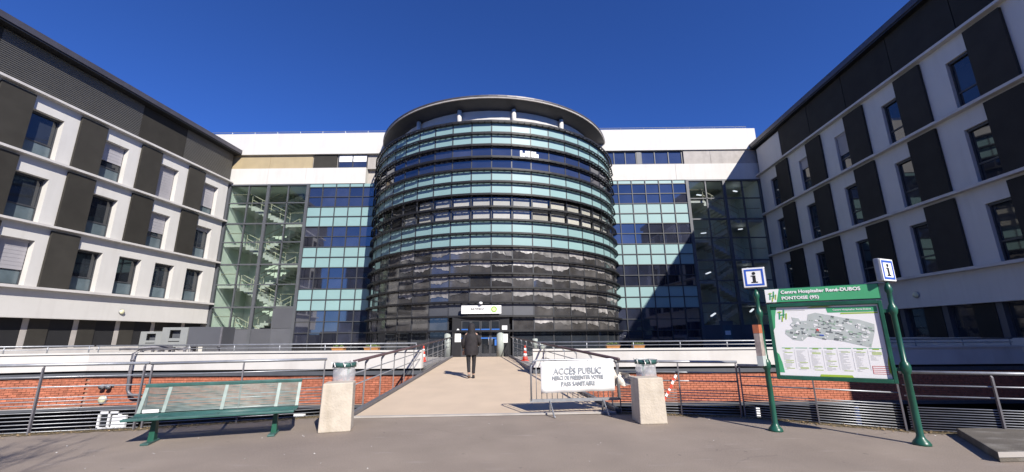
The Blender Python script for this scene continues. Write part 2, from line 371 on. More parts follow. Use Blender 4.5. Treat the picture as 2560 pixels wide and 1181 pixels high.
def low_window(x, w, h, par):
    f = MB(); z = -.99
    for q in ((x, x+.07), (x+w-.07, x+w), (x+w/2-.035, x+w/2+.035)): f.box(q[0], q[1], 0.10, 0.19, z-h, z)
    f.box(x, x+w, 0.10, 0.19, z-.07, z+.0); f.box(x, x+w, 0.10, 0.19, z-h, z-h+.07); f.box(x, x+w, 0.10, 0.19, z-h/2, z-h/2+.06)
    o = f.build('window', WHITEP, par); MB().box(x+.05, x+w-.05, 0.15, 0.18, z-h+.05, z-.05).build('pane', PANED, o)
low_window(-11.75, .8, 1.2, tw)
MB().box(-4.6, -4.2, 0.11, .19, -1.7, -1.12).build('white_board', WHITEP, tw)
MB().box(-11.2, -10.7, 0.08, .16, -1.6, -1.12).build('white_board', WHITEP, tw)
for x in (3.95, 4.28, 8.0, 11.55):
    MB().box(x, x+.13, 0.08, .16, -1.6, -1.0).build('white_board', WHITEP, tw3)
fl = MB().prism([(-24.0,13.4),(-15.95,16.28),(-3.7,16.28),(-3.62,23.9),(-3.62,31.3),(-24.0,31.3)], .2, .43).build('terrace_floor', CONC); tag(fl, kind='structure')
fl = MB().prism([(.55,16.28),(18.7,16.28),(18.7,31.3),(-3.55,31.3),(-3.55,24.06),(-.25,24.06)], .2, .43).build('terrace_floor', CONC); tag(fl, kind='structure')
# terrace top rails
def terrace_rail(label, P, posts):
    t = thing('terrace_railing', label, 'railing', (0,0,0), 0, 'low rails on the terrace parapet')
    for h, r in ((1.335, .026), (1.21, .014)): MB().tube([(x, y, h) for x, y in P], r, 8).build('rail', GALV, t, True)
    for x, y in posts: MB().tube([(x,y,1.08),(x,y,1.33)], .02, 8).build('post', GALV, t, True)
terrace_rail('low pale steel rail on the parapet left of the footbridge', [(-15.9,16.15),(-3.75,16.15)], [(-15.8+1.72*i,16.15) for i in range(8)])
terrace_rail('low pale steel rail on the angled parapet at far left', [(-24.0,13.4),(-15.98,16.13)], [(-23+1.15*i,13.74+.391*i) for i in range(7)])
terrace_rail('low pale steel rail on the parapet right of the footbridge', [(.75,16.15),(18.5,16.15)], [(.9+1.75*i,16.15) for i in range(11)])
# drain pipe, vents, lamps
pp = [(-13.2,16.4,1.25),(-13.72,16.1,1.27),(-14.0,15.9,1.22),(-14.13,15.82,1.05),(-14.14,15.82,.4),(-14.13,15.85,-.2),(-14.08,15.87,-.33),(-13.95,15.88,-.40),(-13.62,15.88,-.41)]
dp = thing('drain_pipe', 'grey elbowed drain pipe running down the brick wall left of the bench', 'pipe', (-14.13,15.85,-.4))
MB().tube([(x+14.13,y-15.85,z+.4) for x,y,z in pp], .055, 10).build('pipe', GALVD, dp, True)
MB().tube([(0,-.03,1.2),(0,-.03,1.26)], .068, 10).build('collar', GALVD, dp, True)
def wall_lamp(label, loc, rz, r):
    t = thing('wall_lamp', label, 'lamp', loc, rz, 'round bulkhead lamps')
    m = MB().lathe([(r*1.06,0),(r*1.06,.03),(r*.98,.045)], 20); o = m.build('base', GALV, t, True, rot=(pi/2,0,0))
    m = MB().lathe([(r*.92,.03),(r*.9,.07),(r*.7,.11),(r*.35,.135),(.01,.14)], 20); m.build('lamp_cover', LAMP, t, True, rot=(pi/2,0,0))
wall_lamp('round pale yellow lamp on red brick behind the left fence', (-15.17, WY+.09, -.57), 0, .145)
sp = thing('spotlight', 'small grey twin spotlight on red brick above round lamp', 'lamp', (-15.05, WY+.09, -.09))
for x in (-.14,.1):
    MB().tube([(x,0,0),(x,-.1,.0),(x+.02,-.2,-.04)], [.03,.07,.09], 10).build('lamp_head', GALV, sp, True)
MB().box(-.2,.18,-.02,0,-.05,.05).build('bracket', GREYF, sp)
# planters
def planter(label, x, y, w):
    t = thing('planter', label, 'planter', (x,y,1.03), 0, 'terracotta planters along the terrace rail')
    MB().add([(-w/2+.03,-.12,0),(w/2-.03,-.12,0),(w/2-.03,.12,0),(-w/2+.03,.12,0),(-w/2,-.15,.17),(w/2,-.15,.17),(w/2,.15,.17),(-w/2,.15,.17)],
             [(0,3,2,1),(4,5,6,7),(0,1,5,4),(1,2,6,5),(2,3,7,6),(3,0,4,7)]).build('box', TERRA, t)
    MB().box(-w/2-.012, w/2+.012, -.165, .165, .14, .18).build('rim', TERRA, t)
    f = MB()
    for i in range(46):
        x0, y0 = rnd.uniform(-w/2+.03,w/2-.03), rnd.uniform(-.1,.1); h = rnd.uniform(.03,.12); a = rnd.uniform(0,6.28); s = rnd.uniform(.02,.05)
        f.add([(x0,y0,.17),(x0+s*cos(a),y0+s*sin(a),.17+h*.6),(x0+.02,y0,.17+h),(x0-s*sin(a),y0+s*cos(a),.17+h*.5)], [(0,1,2,3)])
    tag(f.build('foliage', LEAF, t), kind='stuff')
planter('terracotta trough planter furthest left behind the left footbridge railing', -6.92, 16.75, .48)
planter('wider terracotta trough planter behind left handrail nearest the entrance', -5.62, 16.75, .56)
planter('terracotta trough planter directly above the barrier, by the rotunda edge', 3.75, 16.75, .52)
planter('terracotta planter right of a white tub on right parapet', 4.73, 16.75, .46)

# ================================================================== central building
FY = 31.4
cb = thing('central_building', 'white topped central hospital block with teal banded glazing and stair towers', 'building', (-1.6, FY, 0))
OX, OY = 1.6, -FY                                   # world -> local offsets
def cbox(name, m, x0, x1, y0, y1, z0, z1, par=cb, bevel=0): return MB().box(x0+OX, x1+OX, y0+OY, y1+OY, z0, z1).build(name, m, par, bevel=bevel)
rowz = [14.89 - .8135*k for k in range(17)]
cbox('parapet_wall', WHITE, -25.6, 19.75, FY-.06, FY+.6, 16.14, 17.98)
cbox('recess_wall', CONC, -25.6, 19.7, FY+.22, FY+.7, 14.9, 16.14)
for x0, x1 in ((-25.6,-19.95),(-19.93,-16.87),(-16.85,-12.0)): cbox('white_panel', WHITE, x0, x1, FY-.02, FY+.6, 13.58, 14.93)
for x0, x1 in ((7.2,12.95),(12.97,19.7)): cbox('white_panel', WHITE, x0, x1, FY-.02, FY+.6, 13.58, 14.93)
for x0, x1 in ((-23.2,-20.0),(-19.98,-16.5)): cbox('ochre_panel', OCHRE, x0, x1, FY+.14, FY+.3, 14.95, 16.12)
cbox('brown_panel', BROWN, -16.4, -14.5, FY+.1, FY+.3, 14.97, 16.1)
def cwin(x0, x1, z0, z1, n, y=FY+.1, blind=0, m=PANE):
    f = MB(); X0, X1 = x0+OX, x1+OX; yy = y+OY
    f.box(X0, X1, yy, yy+.12, z0, z0+.07); f.box(X0, X1, yy, yy+.12, z1-.07, z1)
    for i in range(n+1): x = X0 + (X1-X0)*i/n; x = min(max(x, X0+.035), X1-.035); f.box(x-.035, x+.035, yy+.003, yy+.117, z0+.07, z1-.07)
    o = f.build('window', FRAME, cb)
    me = MB().box(0, (X1-X0)/n-.07, 0, .02, 0, z1-z0-.14).mesh('pane', m)
    for i in range(n): inst('pane', me, o, (X0+(X1-X0)*i/n+.035, yy+.07, z0+.07))
    if blind: MB().box(X0+.08, X1-.08, yy+.03, yy+.06, z1-.07-blind, z1-.06).build('blind', WHITEP, o)
cwin(-14.4, -12.0, 14.95, 16.12, 2, blind=.55)
cwin(7.2, 9.95, 14.95, 16.1, 3)
cwin(10.3, 13.65, 14.95, 16.1, 3)
cbox('pier', GREYP, 9.96, 10.29, FY+.08, FY+.3, 14.95, 16.12)
cbox('concrete_panel', CONC, 13.75, 15.9, FY+.05, FY+.3, 14.94, 16.13)
cbox('concrete_panel', CONC, 15.92, 19.68, FY+.05, FY+.3, 14.94, 16.13)
# roof handrail
for x0, x1 in ((-25.5,-10),(7,19.3)):
    for h in (18.18, 18.32): MB().tube([(x0+OX,.3,h),(x1+OX,.3,h)], .022, 6).build('roof_rail', GALV, cb)
    m = MB(); x = x0
    while x <= x1: m.tube([(x+OX,.3,17.95),(x+OX,.3,18.33)], .02, 6); x += 1.9
    m.build('rail_posts', GALV, cb)
# curtain walls with teal spandrels
PW = 1.085
pane_g = MB().box(.03, PW-.03, 0, .03, .03, .8135-.03).mesh('glass_pane', PANE)
pane_t = MB().box(.025, PW-.025, -.012, .03, .025, .8135-.025).mesh('spandrel_panel', TEAL)
def curtain(x0, n):
    x1 = x0 + n*PW
    for k in range(2, 17):
        teal = k in (4,5,8,9,12,13); z = rowz[k] - .8135
        for i in range(n):
            inst('spandrel_panel' if teal else 'glass_pane', pane_t if teal else pane_g, cb, (x0+i*PW+OX, .05, z), (0,0,0) if teal else (rnd.gauss(0,.004), 0, rnd.gauss(0,.004)))
    for i in range(n):
        MB().box(x0+i*PW+.025+OX, x0+(i+1)*PW-.025+OX, .04, .08, rowz[2]+.03, 13.56).build('spandrel_panel', TEAL, cb)
    m = MB()
    for i in range(n+1): m.box(x0+i*PW-.03+OX, x0+i*PW+.03+OX, -.03, .09, .45, 13.57)
    m.build('mullions', FRAME, cb)
    m = MB()
    for k in range(2, 18): z = 14.89-.8135*k; m.box(x0+OX, x1+OX, -.02, .085, z-.03, z+.03)
    m.build('transoms', FRAME, cb)
    cbox('backing', DRUM, x0, x1, FY+.1, FY+.5, .43, 13.58)
curtain(-16.45, 6); curtain(13.68-6*PW, 6)
# opened office clutter on sills seen through glass
# stair towers
def stair_tower(x0, x1, cols, sg):
    thick = [13.56, 10.35, 7.1, 3.85]
    fr = MB(); y0, y1 = -.06, .14
    xs = [x0 + (x1-x0)*i/cols for i in range(cols+1)]
    for i, x in enumerate(xs):
        wd = .11 if i % 2 == 0 else .045
        fr.box(x-wd+OX, x+wd+OX, y0 if i % 2 == 0 else y0+.05, y1, .45, 13.57)
    for z in thick: fr.box(x0+OX, x1+OX, y0+.004, y1-.004, z-.11, z+.0)
    for z in (12.0, 8.8, 5.5): fr.box(x0+OX, x1+OX, y0+.05, y1-.03, z-.04, z+.04)
    fr.build('curtain_frame', GREYF, cb)
    zz = [13.45, 12.0, 10.24+.11, 8.8, 7.1, 5.5, 3.85, 2.25]
    for j in range(7):
        for i in range(cols):
            if j == 6 and ((sg < 0 and i == 3) or sg > 0 and i > 3): continue
            MB().box(xs[i]+OX, xs[i+1]+OX, .03, .045, zz[j+1], zz[j]).build('glass_pane', CLEAR if sg < 0 else CLEARB, cb)
    for i in range(cols): cbox('grey_panel', GREYP, xs[i]+.01, xs[i+1]-.01, FY-.02, FY+.1, .45, 2.22)
    if sg < 0:
        cbox('grey_panel', GREYP, xs[3]+.05, xs[4]-.05, FY-.015, FY+.1, 2.24, 3.72)
        MB().box(xs[1]-.07+OX, xs[2]+OX-.1, -.10, -.01, 2.25, 2.32).build('window_frame', FRAME, cb)
    # interior
    D = 3.9
    wl = MB(); wl.box(x0+OX, x1+OX, D, D+.2, .43, 13.6); wl.box(x0-.2+OX, x0+OX, .2, D, .43, 13.6); wl.box(x1+OX, x1+.2+OX, .2, D, .43, 13.6)
    wl.box(x0+OX, x1+OX, .2, D, 13.58, 13.7); wl.build('stair_wall', INTW, cb)
    for s, zt in enumerate((10.35, 7.1, 3.85, .6)):
        land = MB(); hi, lo = (x1-1.6, x1) , (x0, x0+1.5)
        land.box(hi[0]+OX, hi[1]+OX, .5, D, zt-.22, zt-.0); land.build('landing', STAIR, cb)
        land = MB().box(lo[0]+OX, lo[1]+OX, .5, D, zt+1.45, zt+1.62).build('landing', STAIR, cb)
        for yy, up in ((.75, 1), (2.3, 0)):
            st = MB(); n = 10; xa, xb = hi[0], lo[1]
            for i in range(n):
                f0, f1 = i/n, (i+1)/n
                xA, xB = xa + (xb-xa)*f0, xa + (xb-xa)*f1
                zA = (zt + 1.62*f1) if up else (zt + 3.25 - 1.62*f1 + .0)
                st.box(xA+OX, xB+OX, yy, yy+1.5, zA-.36, zA)
            st.build('stair_flight', STAIR, cb)
            zs, ze = (zt, zt+1.62) if up else (zt+3.25, zt+1.62)
            rl = MB()
            for h in (.95, .55): rl.tube([(xa+OX, yy, zs+h), (xb+OX, yy, ze+h)], .03, 6)
            for f in (0,.25,.5,.75,1): rl.tube([(xa+(xb-xa)*f+OX, yy, zs+(ze-zs)*f), (xa+(xb-xa)*f+OX, yy, zs+(ze-zs)*f+.95)], .02, 6)
            rl.build('stair_rail', YELR, cb)
            rl = MB().tube([(lo[0]+OX, .55, zt+2.55),(lo[1]+OX,.55,zt+2.55)], .03, 6).tube([(hi[0]+OX,.55,zt+.95),(hi[1]+OX,.55,zt+.95)], .03, 6); rl.build('stair_rail', YELR, cb)
        if sg > 0:
            for fx, fz in ((.2, 2.3), (.72, 2.6)):
                xx = x0 + (x1-x0)*fx
                o = MB().bar((xx+OX, 1.0, zt+fz), (xx+.75+OX, 1.9, zt+fz+.25), .12, .07).build('ceiling_light', TUBE, cb)
stair_tower(-22.9, -16.55, 4, -1)
stair_tower(13.75, 19.55, 4, 1)
cbox('side_wall', WHITE, -26.5, -23.1, FY+.3, FY+8, 0, 13.55); cbox('side_wall', GREYP, 19.6, 19.8, FY+.0, FY+8, 0, 16.13)
cbox('rear_block', WHITE, -25.5, 19.7, FY+5, FY+14, 0, 17.9)
cbox('roof_slab', CONC, -25.4, 19.6, FY+.55, FY+5.2, 13.75, 17.7)
dr = MB().box(15.0+OX, 15.95+OX, -.04, .02, .45, 2.5).build('service_door', GREYF, cb)
MB().box(15.15+OX, 15.8+OX, -.06, -.035, 1.1, 2.2).build('pane', PANEF, dr); MB().box(15.3+OX, 15.7+OX, -.068, -.058, 1.5, 1.8).build('notice', WHITEP, dr)

# ================================================================== entrance rotunda
CX, CY, RG, RF = -1.65, 33.75, 9.58, 9.85
ro = thing('entrance_rotunda', 'round glazed entrance rotunda with black sunshade rings and overhanging roof disc', 'building', (CX, CY, 0))
NS = 48; DA = 2*pi/NS; PH0 = R(1.4); K0, K1 = -11, 11
def pol(r, ph): return (r*sin(ph), -r*cos(ph))
SW = 2*RG*sin(DA/2); RH = .8135
gl_me = MB().box(-SW/2+.03, SW/2-.03, 0, .03, .03, RH-.03).mesh('glass_pane', PANE)
gg_me = MB().box(-SW/2+.03, SW/2-.03, 0, .03, .03, RH-.03).mesh('glass_pane', PANEG)
tl_me = MB().box(-SW/2+.02, SW/2-.02, -.01, .03, .02, RH-.02).mesh('spandrel_panel', TEAL)
cl_me = MB().box(-SW/2+.03, SW/2-.03, 0, .012, .03, RH-.03).mesh('glass_pane', CLEARB)
gp_me = MB().box(-SW/2+.01, SW/2-.01, -.02, .03, .02, RH-.02).mesh('header_panel', GREYP)
bl_me = MB().box(-SW/2+.12, SW/2-.12, .13, .15, .08, RH-.2).mesh('blind', BLINDC)
films = []
for v in range(14):
    fz = MB(); n = 9; top = RH-.04; base = rnd.uniform(.26,.52); ph = rnd.uniform(0,6.28); tilt = rnd.uniform(-.14,.14)
    low = []
    for i in range(n+1):
        u = i/n; z = base + .07*sin(ph + u*5) + rnd.uniform(-.05,.05) + tilt*(u-.5); low.append(min(max(z,.07), top-.1))
    for i in range(n):
        xa, xb = -SW/2+.04 + (SW-.08)*i/n, -SW/2+.04 + (SW-.08)*(i+1)/n
        y0, y1 = -.012 - rnd.uniform(0,.022), -.012 - rnd.uniform(0,.022)
        fz.add([(xa,-.006,top),(xa,-.008,(top+low[i])/2),(xa,y0,low[i]),(xb,y1,low[i+1]),(xb,-.008,(top+low[i+1])/2),(xb,-.006,top)], [(0,1,4,5),(1,2,3,4)])
    films.append(fz.mesh('torn_film', FILM))
rr = random.Random(5)
for k in range(16):
    teal = k in (0,1,4,5,8,9); z = rowz[k] - RH
    for j in range(K0, K1):
        ph = PH0 + (j+.5)*DA; rc = RG*cos(DA/2); x, y = pol(rc, ph); rot = (0,0,ph)
        if k >= 15 and -2 <= j < 1: continue
        if teal: inst('spandrel_panel', tl_me, ro, (x,y,z), rot)
        elif k == 14 and -3 <= j < 2: inst('header_panel', gp_me, ro, (x,y,z), rot)
        elif k in (6,7):
            o = inst('glass_pane', cl_me, ro, (x,y,z), rot)
            if -5 <= j < 8 and not (j == -5 and k == 6): inst('blind', bl_me, o)
        else:
            o = inst('glass_pane', gg_me if k >= 10 else gl_me, ro, (x,y,z), (rr.gauss(0,.007), 0, ph + rr.gauss(0,.010)))
            if 10 <= k <= 15 and ((-5 <= j < 10) if k < 14 else (2 <= j < 10)) and rr.random() < .93: inst('torn_film', rr.choice(films), o)
            if k in (2,) and j in (1,2): 
                m = MB()
                for q in range(4 if j == 1 else 3): m.box(-SW/2+.05+q*.17+(.5 if j == 1 else 0), -SW/2+.2+q*.17+(.5 if j == 1 else 0), -.012, -.004, .06+rr.uniform(0,.12), .34+rr.uniform(0,.25))
                m.build('paper_notice', WHITEP, o)
# mullions
mm = MB().box(-.035, .035, -.02, .06, 1.87, 14.85).mesh('mullion', FRAME)
for j in range(K0, K1+1):
    ph = PH0 + j*DA; x, y = pol(RG+.01, ph); inst('mullion', mm, ro, (x,y,0), (0,0,ph))
# sunshade rings
ringm = MB()
for j in range(K0, K1):
    p0, p1 = PH0 + j*DA, PH0 + (j+1)*DA
    def seg(r0, r1, z0, z1):
        vs = []
        for r in (r0, r1):
            for ph in (p0, p1):
                x, y = pol(r, ph)
                vs += [(x,y,z0),(x,y,z1)]
        ringm.add(vs, [(0,1,3,2),(4,6,7,5),(0,2,6,4),(1,5,7,3),(0,4,5,1),(2,3,7,6)])
    seg(RG+.03, RG+.10, -.04, .015); seg(RG+.17, RF-.03, -.025, .0); seg(RF-.03, RF, -.075, .03)
    for t in (0, .33, .66):
        ph = p0 + (p1-p0)*t; x0, y0 = pol(RG+.02, ph); x1, y1 = pol(RF-.02, ph)
        ringm.bar((x0,y0,-.06),(x1,y1,-.03), .035, .07)
ring_me = ringm.mesh('sunshade_ring', DARK)
for k in range(17): inst('sunshade_ring', ring_me, ro, (0,0,rowz[k]))
# inner dark core, lower storey, top
def arc(r0, r1, z0, z1, a0, a1, n, name, m, smooth=False):
    b = MB()
    for i in range(n):
        p0, p1 = a0+(a1-a0)*i/n, a0+(a1-a0)*(i+1)/n; vs = []
        for r in (r0, r1):
            for ph in (p0, p1): x, y = pol(r, ph); vs += [(x,y,z0),(x,y,z1)]
        b.add(vs, [(0,1,3,2),(4,6,7,5),(0,2,6,4),(1,5,7,3)] + ([(0,4,5,1)] if i == 0 else []) + ([(2,3,7,6)] if i == n-1 else []))
    return b.build(name, m, ro)
AR = K1*DA
arc(8.9, RG-.22, .43, 14.86, -AR+PH0, AR+PH0, 44, 'inner_core', DRUM)
arc(7.0, RG+.06, 14.80, 14.92, -AR, AR, 44, 'upper_deck', DARK)
arc(8.0, 8.32, 14.92, 16.42, -pi, pi, 64, 'drum_wall', WHITE)
for ph in (-37, -13.8, 11.2, 36):
    x, y = pol(8.52, R(ph)); MB().lathe([(.15,14.9),(.15,16.45)], 14, (x,y,0)).build('column', WHITE, ro, True)
# canopy disc
RC = 9.38
cn = MB().lathe([(8.2,16.40),(RC-.06,16.74),(RC-.06,16.77)], 96, cap=False).build('canopy_soffit', FRAME, ro)
MB().lathe([(RC-.06,16.73),(RC,16.74),(RC+.01,16.83),(RC-.03,16.84)], 96, cap=False).build('canopy_fascia', CONC, ro)
MB().lathe([(RC-.05,16.845),(RC+.03,16.85),(RC+.03,16.95),(RC-.3,17.05),(4,17.35),(.1,17.5)], 96, cap=False).build('canopy_roof', ZINC, ro)
m = MB(); rp = []
for i in range(97): a = 2*pi*i/96; rp.append((8.3*sin(a), -8.3*cos(a), 17.62))
m.tube(rp, .03, 6); m.tube([(x,y,17.38) for x,y,z in rp], .02, 6); m.build('roof_rail', GALV, ro)
# ground storey: glazing band below the lowest ring
gh = 1.87-.45
gl2 = MB().box(-SW/2+.03, SW/2-.03, .08, .11, .02, gh-.06).mesh('glass_pane', PANED)
for j in range(K0, K1):
    if -2 <= j < 1: continue
    ph = PH0 + (j+.5)*DA; x, y = pol(RG*cos(DA/2), ph); o = inst('glass_pane', gl2, ro, (x,y,.45), (0,0,ph))
gm = MB().box(-.03, .03, .03, .13, .43, 1.85).mesh('mullion', FRAME)
for j in range(K0, K1+1):
    ph = PH0 + j*DA; x, y = pol(RG, ph); inst('mullion', gm, ro, (x,y,0), (0,0,ph))
for ph in (-13.5, 4.6):
    x, y = pol(RG-.02, R(ph)); MB().lathe([(.22,.43),(.22,1.86)], 16, (x,y,0)).build('column', PALE, ro, True)
for ph, h in ((16.5,.95),(19,.7)):
    x, y = pol(RG+.05, R(ph)); MB().lathe([(.13,.43),(.13,.43+h*.6),(.16,.43+h*.62),(.16,.43+h),(.1,.43+h+.03)], 12, (x,y,0)).build('bollard_lamp', PALE, ro, True)
# entrance doors
dy = 24.12 - CY
dx0, dx1 = -3.62 - CX, -.38 - CX
df = MB(); df.box(dx0, dx0+.5, dy, dy+.14, .44, 2.66); df.box(dx1-.52, dx1, dy, dy+.14, .44, 2.66); df.box(dx0+.5, dx1-.52, dy+.01, dy+.13, 2.46, 2.66)
dfo = df.build('door_frame', DARK, ro)
MB().box(dx0, dx1, dy+.5, dy+.6, .44, 2.7).build('door_back', DRUM, ro)
lw = (dx1-dx0-1.02)/4
for i in range(4):
    x0 = dx0+.5+i*lw; o = MB()
    for a, b, c, e in ((x0+.005,x0+.07,.45,2.46),(x0+lw-.07,x0+lw-.005,.45,2.46)): o.box(a, b, dy+.05, dy+.10, c, e)
    o.box(x0+.07, x0+lw-.07, dy+.05, dy+.10, .45, .62); o.box(x0+.07, x0+lw-.07, dy+.05, dy+.10, 2.38, 2.46)
    o = o.build('door_leaf', FRAME, ro)
    MB().box(x0+.06, x0+lw-.06, dy+.07, dy+.085, .6, 2.4).build('pane', PANED, o)
    for z in (1.42, 1.9): MB().box(x0+.03, x0+lw-.03, dy+.045, dy+.06, z, z+.07).build('blue_stripe', STRIPE, o)
    if i == 3: MB().box(x0+.25, x0+.42, dy+.043, dy+.056, 1.05, 1.38).build('blue_sticker', STRIPE, o)
    MB().tube([(x0+(lw-.1 if i % 2 == 0 else .1), dy+.02, 1.1), (x0+(lw-.1 if i % 2 == 0 else .1), dy+.02, 1.5)], .016, 8).build('handle', GALV, o, True)
# entrance sign
es = thing('entrance_sign', 'white BÂTIMENT sign with round green emblem above the entrance doors', 'sign', (-1.95, 23.86, 3.02))
MB().box(-1.13, 1.13, 0, .1, -.22, .24).build('sign_board', WHITEP, es)
text_obj('lettering', 'BÂTIMENT', .17, INK, es, (-.2, -.006, .03), fit=.76, bold=.0022)
m = MB().lathe([(.17,0),(.17,.008)], 24); m.build('emblem_ring', LIME, es, rot=(pi/2,0,0), loc=(.72,0,.02))
m = MB().lathe([(.125,0),(.125,.012)], 24); m.build('emblem_edge', SGREEN, es, rot=(pi/2,0,0), loc=(.72,0,.02))
m = MB().lathe([(.10,0),(.10,.015)], 24); m.build('emblem_disc', mat('pale_yellow', (.75,.75,.35), .5), es, rot=(pi/2,0,0), loc=(.72,0,.02))
el = thing('sign_lamp', 'small white lamp fixed above the white entrance sign', 'lamp', (-1.98, 23.9, 3.36))
MB().tube([(0,.1,0),(0,-.12,.06)], .02, 6).build('arm', WHITEP, el); MB().lathe([(.03,.1),(.09,.08),(.11,0),(.08,-.04)], 12, (0,-.14,0)).build('lamp_head', WHITEP, el, True)
def notice(label, x, z, w=.3, h=.42, y=24.09):
    t = thing('notice', label, 'notice', (x, y, z), 0, 'paper notices beside the entrance doors')
    MB().box(-w/2, w/2, 0, .012, -h/2, h/2).build('sheet', WHITEP, t)
    m = MB()
    for i in range(4): m.box(-w*.36, w*(.36 - .1*(i % 2)), -.002, 0, h*(.28-.17*i)-.006, h*(.28-.17*i)+.006)
    m.build('print', GREYI, t)
notice('white paper notice left of the entrance doors', -3.28, 1.48, .34, .46)
notice('small white notice above another on right door post', -.64, 2.02, .3, .24)
notice('large white notice on right door post at chest height', -.64, 1.44, .34, .48)
t = thing('notice', 'small white pointed notice above the sheet left of entrance doors', 'notice', (-3.28, 24.09, 1.88), 0, 'paper notices beside the entrance doors')
MB().prismy([(-.09,-.08),(.09,-.08),(.07,.05),(0,.12),(-.07,.05)], 0, .012).build('sheet', WHITEP, t)

# ================================================================== wings
def wing(name, label, base, ang, sg, Ls, rowsL, spec):
    t = thing(name, label, 'building', (*base, 0), 0)
    if sg > 0: t.rotation_euler = (0,0, atan2(-cos(ang), -sin(ang)))
    else: t.rotation_euler = (0,0, atan2(-cos(ang), -sin(ang)) + pi)
    def bx(mb, s0, s1, y0, y1, z0, z1): return mb.box(sg*s0, sg*s1, y0, y1, z0, z1)
    ledges = spec['ledges']; wall = MB(); TH = .45; rec = spec['rec']
    for row, (zs, zh, openings, panels, shutters) in enumerate(rowsL):
        ztop = ledges[row][0]; zb = ledges[row+1][1]
        cur = 0.0; ops = sorted(openings)
        bx(wall, 0, Ls, -TH, 0, zh, ztop)                 # lintel strip
        if zs > zb: bx(wall, 0, Ls, -TH, 0.002, zb, zs)
        for a, b in ops + [(Ls, Ls)]:
            if a > cur: bx(wall, cur, a, -TH, 0.001, zs, zh)
            cur = b
    bx(wall, 0, Ls, -TH, 0, spec['band'][0], ledges[-1][0])
    wall.build('wall', WHITE, t)
    # end return
    bx(MB(), -.02, Ls, -TH-9, -TH-.02, 0, 16.0).build('rear_volume', DRUM, t)
    for zb, zt in ledges: bx(MB(), -.12, Ls, -.1, spec['led'], zb, zt).build('ledge', WHITEC, t)
    # windows
    for row, (zs, zh, openings, panels, shutters) in enumerate(rowsL):
        for i, (a, b) in enumerate(openings):
            f = MB(); y0, y1 = -rec-.08, -rec
            for q0, q1 in ((a, a+.06), (b-.06, b)): bx(f, q0, q1, y0, y1, zs, zh)
            zt = zs + (zh-zs)*.34
            for q0, q1 in ((zs, zs+.06), (zh-.06, zh), (zt-.035, zt+.035)): bx(f, a+.06, b-.06, y0, y1-.004, q0, q1)
            o = f.build('window', FRAME, t)
            bx(MB(), a+.05, b-.05, -rec-.06, -rec-.04, zt+.03, zh-.05).build('pane', PANED, o)
            bx(MB(), a+.05, b-.05, -rec-.06, -rec-.04, zs+.05, zt-.03).build('pane', PANEF if sg > 0 else PANED, o)
            sh = shutters.get(i, 0)
            bx(MB(), a+.02, b-.02, -rec-.01, -rec+.06, zh-.10, zh).build('shutter_box', SHUT if sh else FRAME, o)
            if sh:
                m = MB(); nsl = max(4, int(sh*(zh-zs)/.09)); z1 = zh-.10
                for q in range(nsl): z0 = z1 - sh*(zh-zs)*(q+1)/nsl; bx(m, a+.05, b-.05, -rec+.005, -rec+.025-.008*(q % 2), z0, z0 + sh*(zh-zs)/nsl)
                m.build('roller_shutter', SHUT, o)
        zl0, zl1 = ledges[row+1][1]+.02, ledges[row][0]-.12
        for a, b in panels:
            bx(MB(), a, b, .012, .13, zl0, zl1).build('cladding_panel', BROWN, t, bevel=.008)
    # top cladding band
    z0, z1 = ledges[0][1]+.06, 16.1
    for a, b, kind in spec['top']:
        m = MB()
        if kind == 'corr':
            n = 22; prof = []
            for i in range(n):
                za, zb2 = z0 + (z1-z0)*i/n, z0 + (z1-z0)*(i+1)/n; h = (zb2-za)
                prof += [(.02, za), (.05, za+h*.2), (.05, za+h*.6), (.02, za+h*.8)]
            prof.append((.02, z1)); vs = []; fs = []
            for s_ in (a+.005, b-.005): vs += [(sg*s_, y, z) for y, z in prof]
            k = len(prof)
            for i in range(k-1): fs.append((i, i+1, k+i+1, k+i))
            m.add(vs, fs); m.build('corrugated_panel', CORR, t)
        elif kind == 'white': bx(m, a, b, 0, .05, z0, z1-.15).build('white_panel', WHITE, t)
        else: bx(m, a+.01, b-.01, 0, .05, z0, z1).build('cladding_panel', BROWN, t)
    bx(MB(), 0, Ls, -TH, 0, ledges[0][1], z1+.1).build('upper_wall', DARK, t)
    bx(MB(), 0, Ls, -.02, .04, ledges[0][1], ledges[0][1]+.06).build('shadow_joint', DRUM, t)
    ev = spec['eave']
    bx(MB(), -.25, Ls, -1.0, ev, 16.1, 16.2).build('soffit', DARK, t)
    bx(MB(), -.3, Ls, -1.0, ev+.05, 16.2, 16.52).build('roof_fascia', ZINC, t)
    bx(MB(), -.3, Ls, -9.4, ev-.25, 16.52, 16.62).build('roof', ZINC, t)
    # ground storey
    zg0, zg1 = spec['gz']; gy = spec['gy']
    bx(MB(), 0, Ls, gy-.35, gy-.25, .43 if sg > 0 else -3.1, spec['band'][0]).build('ground_backing', DRUM, t)
    s = spec['g0']
    while s < Ls-2:
        o = MB(); a, b = s, s+1.12
        for q0, q1 in ((a, a+.05), (b-.05, b)): bx(o, q0, q1, gy-.24, gy-.18, zg0, zg1)
        bx(o, a, b, gy-.24, gy-.182, zg1-.05, zg1); bx(o, a, b, gy-.24, gy-.182, zg0, zg0+.05)
        o = o.build('window', FRAME, t); bx(MB(), a+.04, b-.04, gy-.22, gy-.2, zg0+.04, zg1-.04).build('pane', PANED, o)
        bx(MB(), a+.25, b-.2, gy-.232, gy-.222, zg0+.05, zg0+(zg1-zg0)*.8).build('blind', PANEF, o)
        bx(MB(), a-.26, a-.0, gy-.25, gy, zg0, zg1).build('pier', CONC if sg > 0 else GREYP, t)
        bx(MB(), b, b+.86, gy-.25, gy+.03, zg0, zg1).build('cladding_panel', BROWN, t)
        s += 2.24
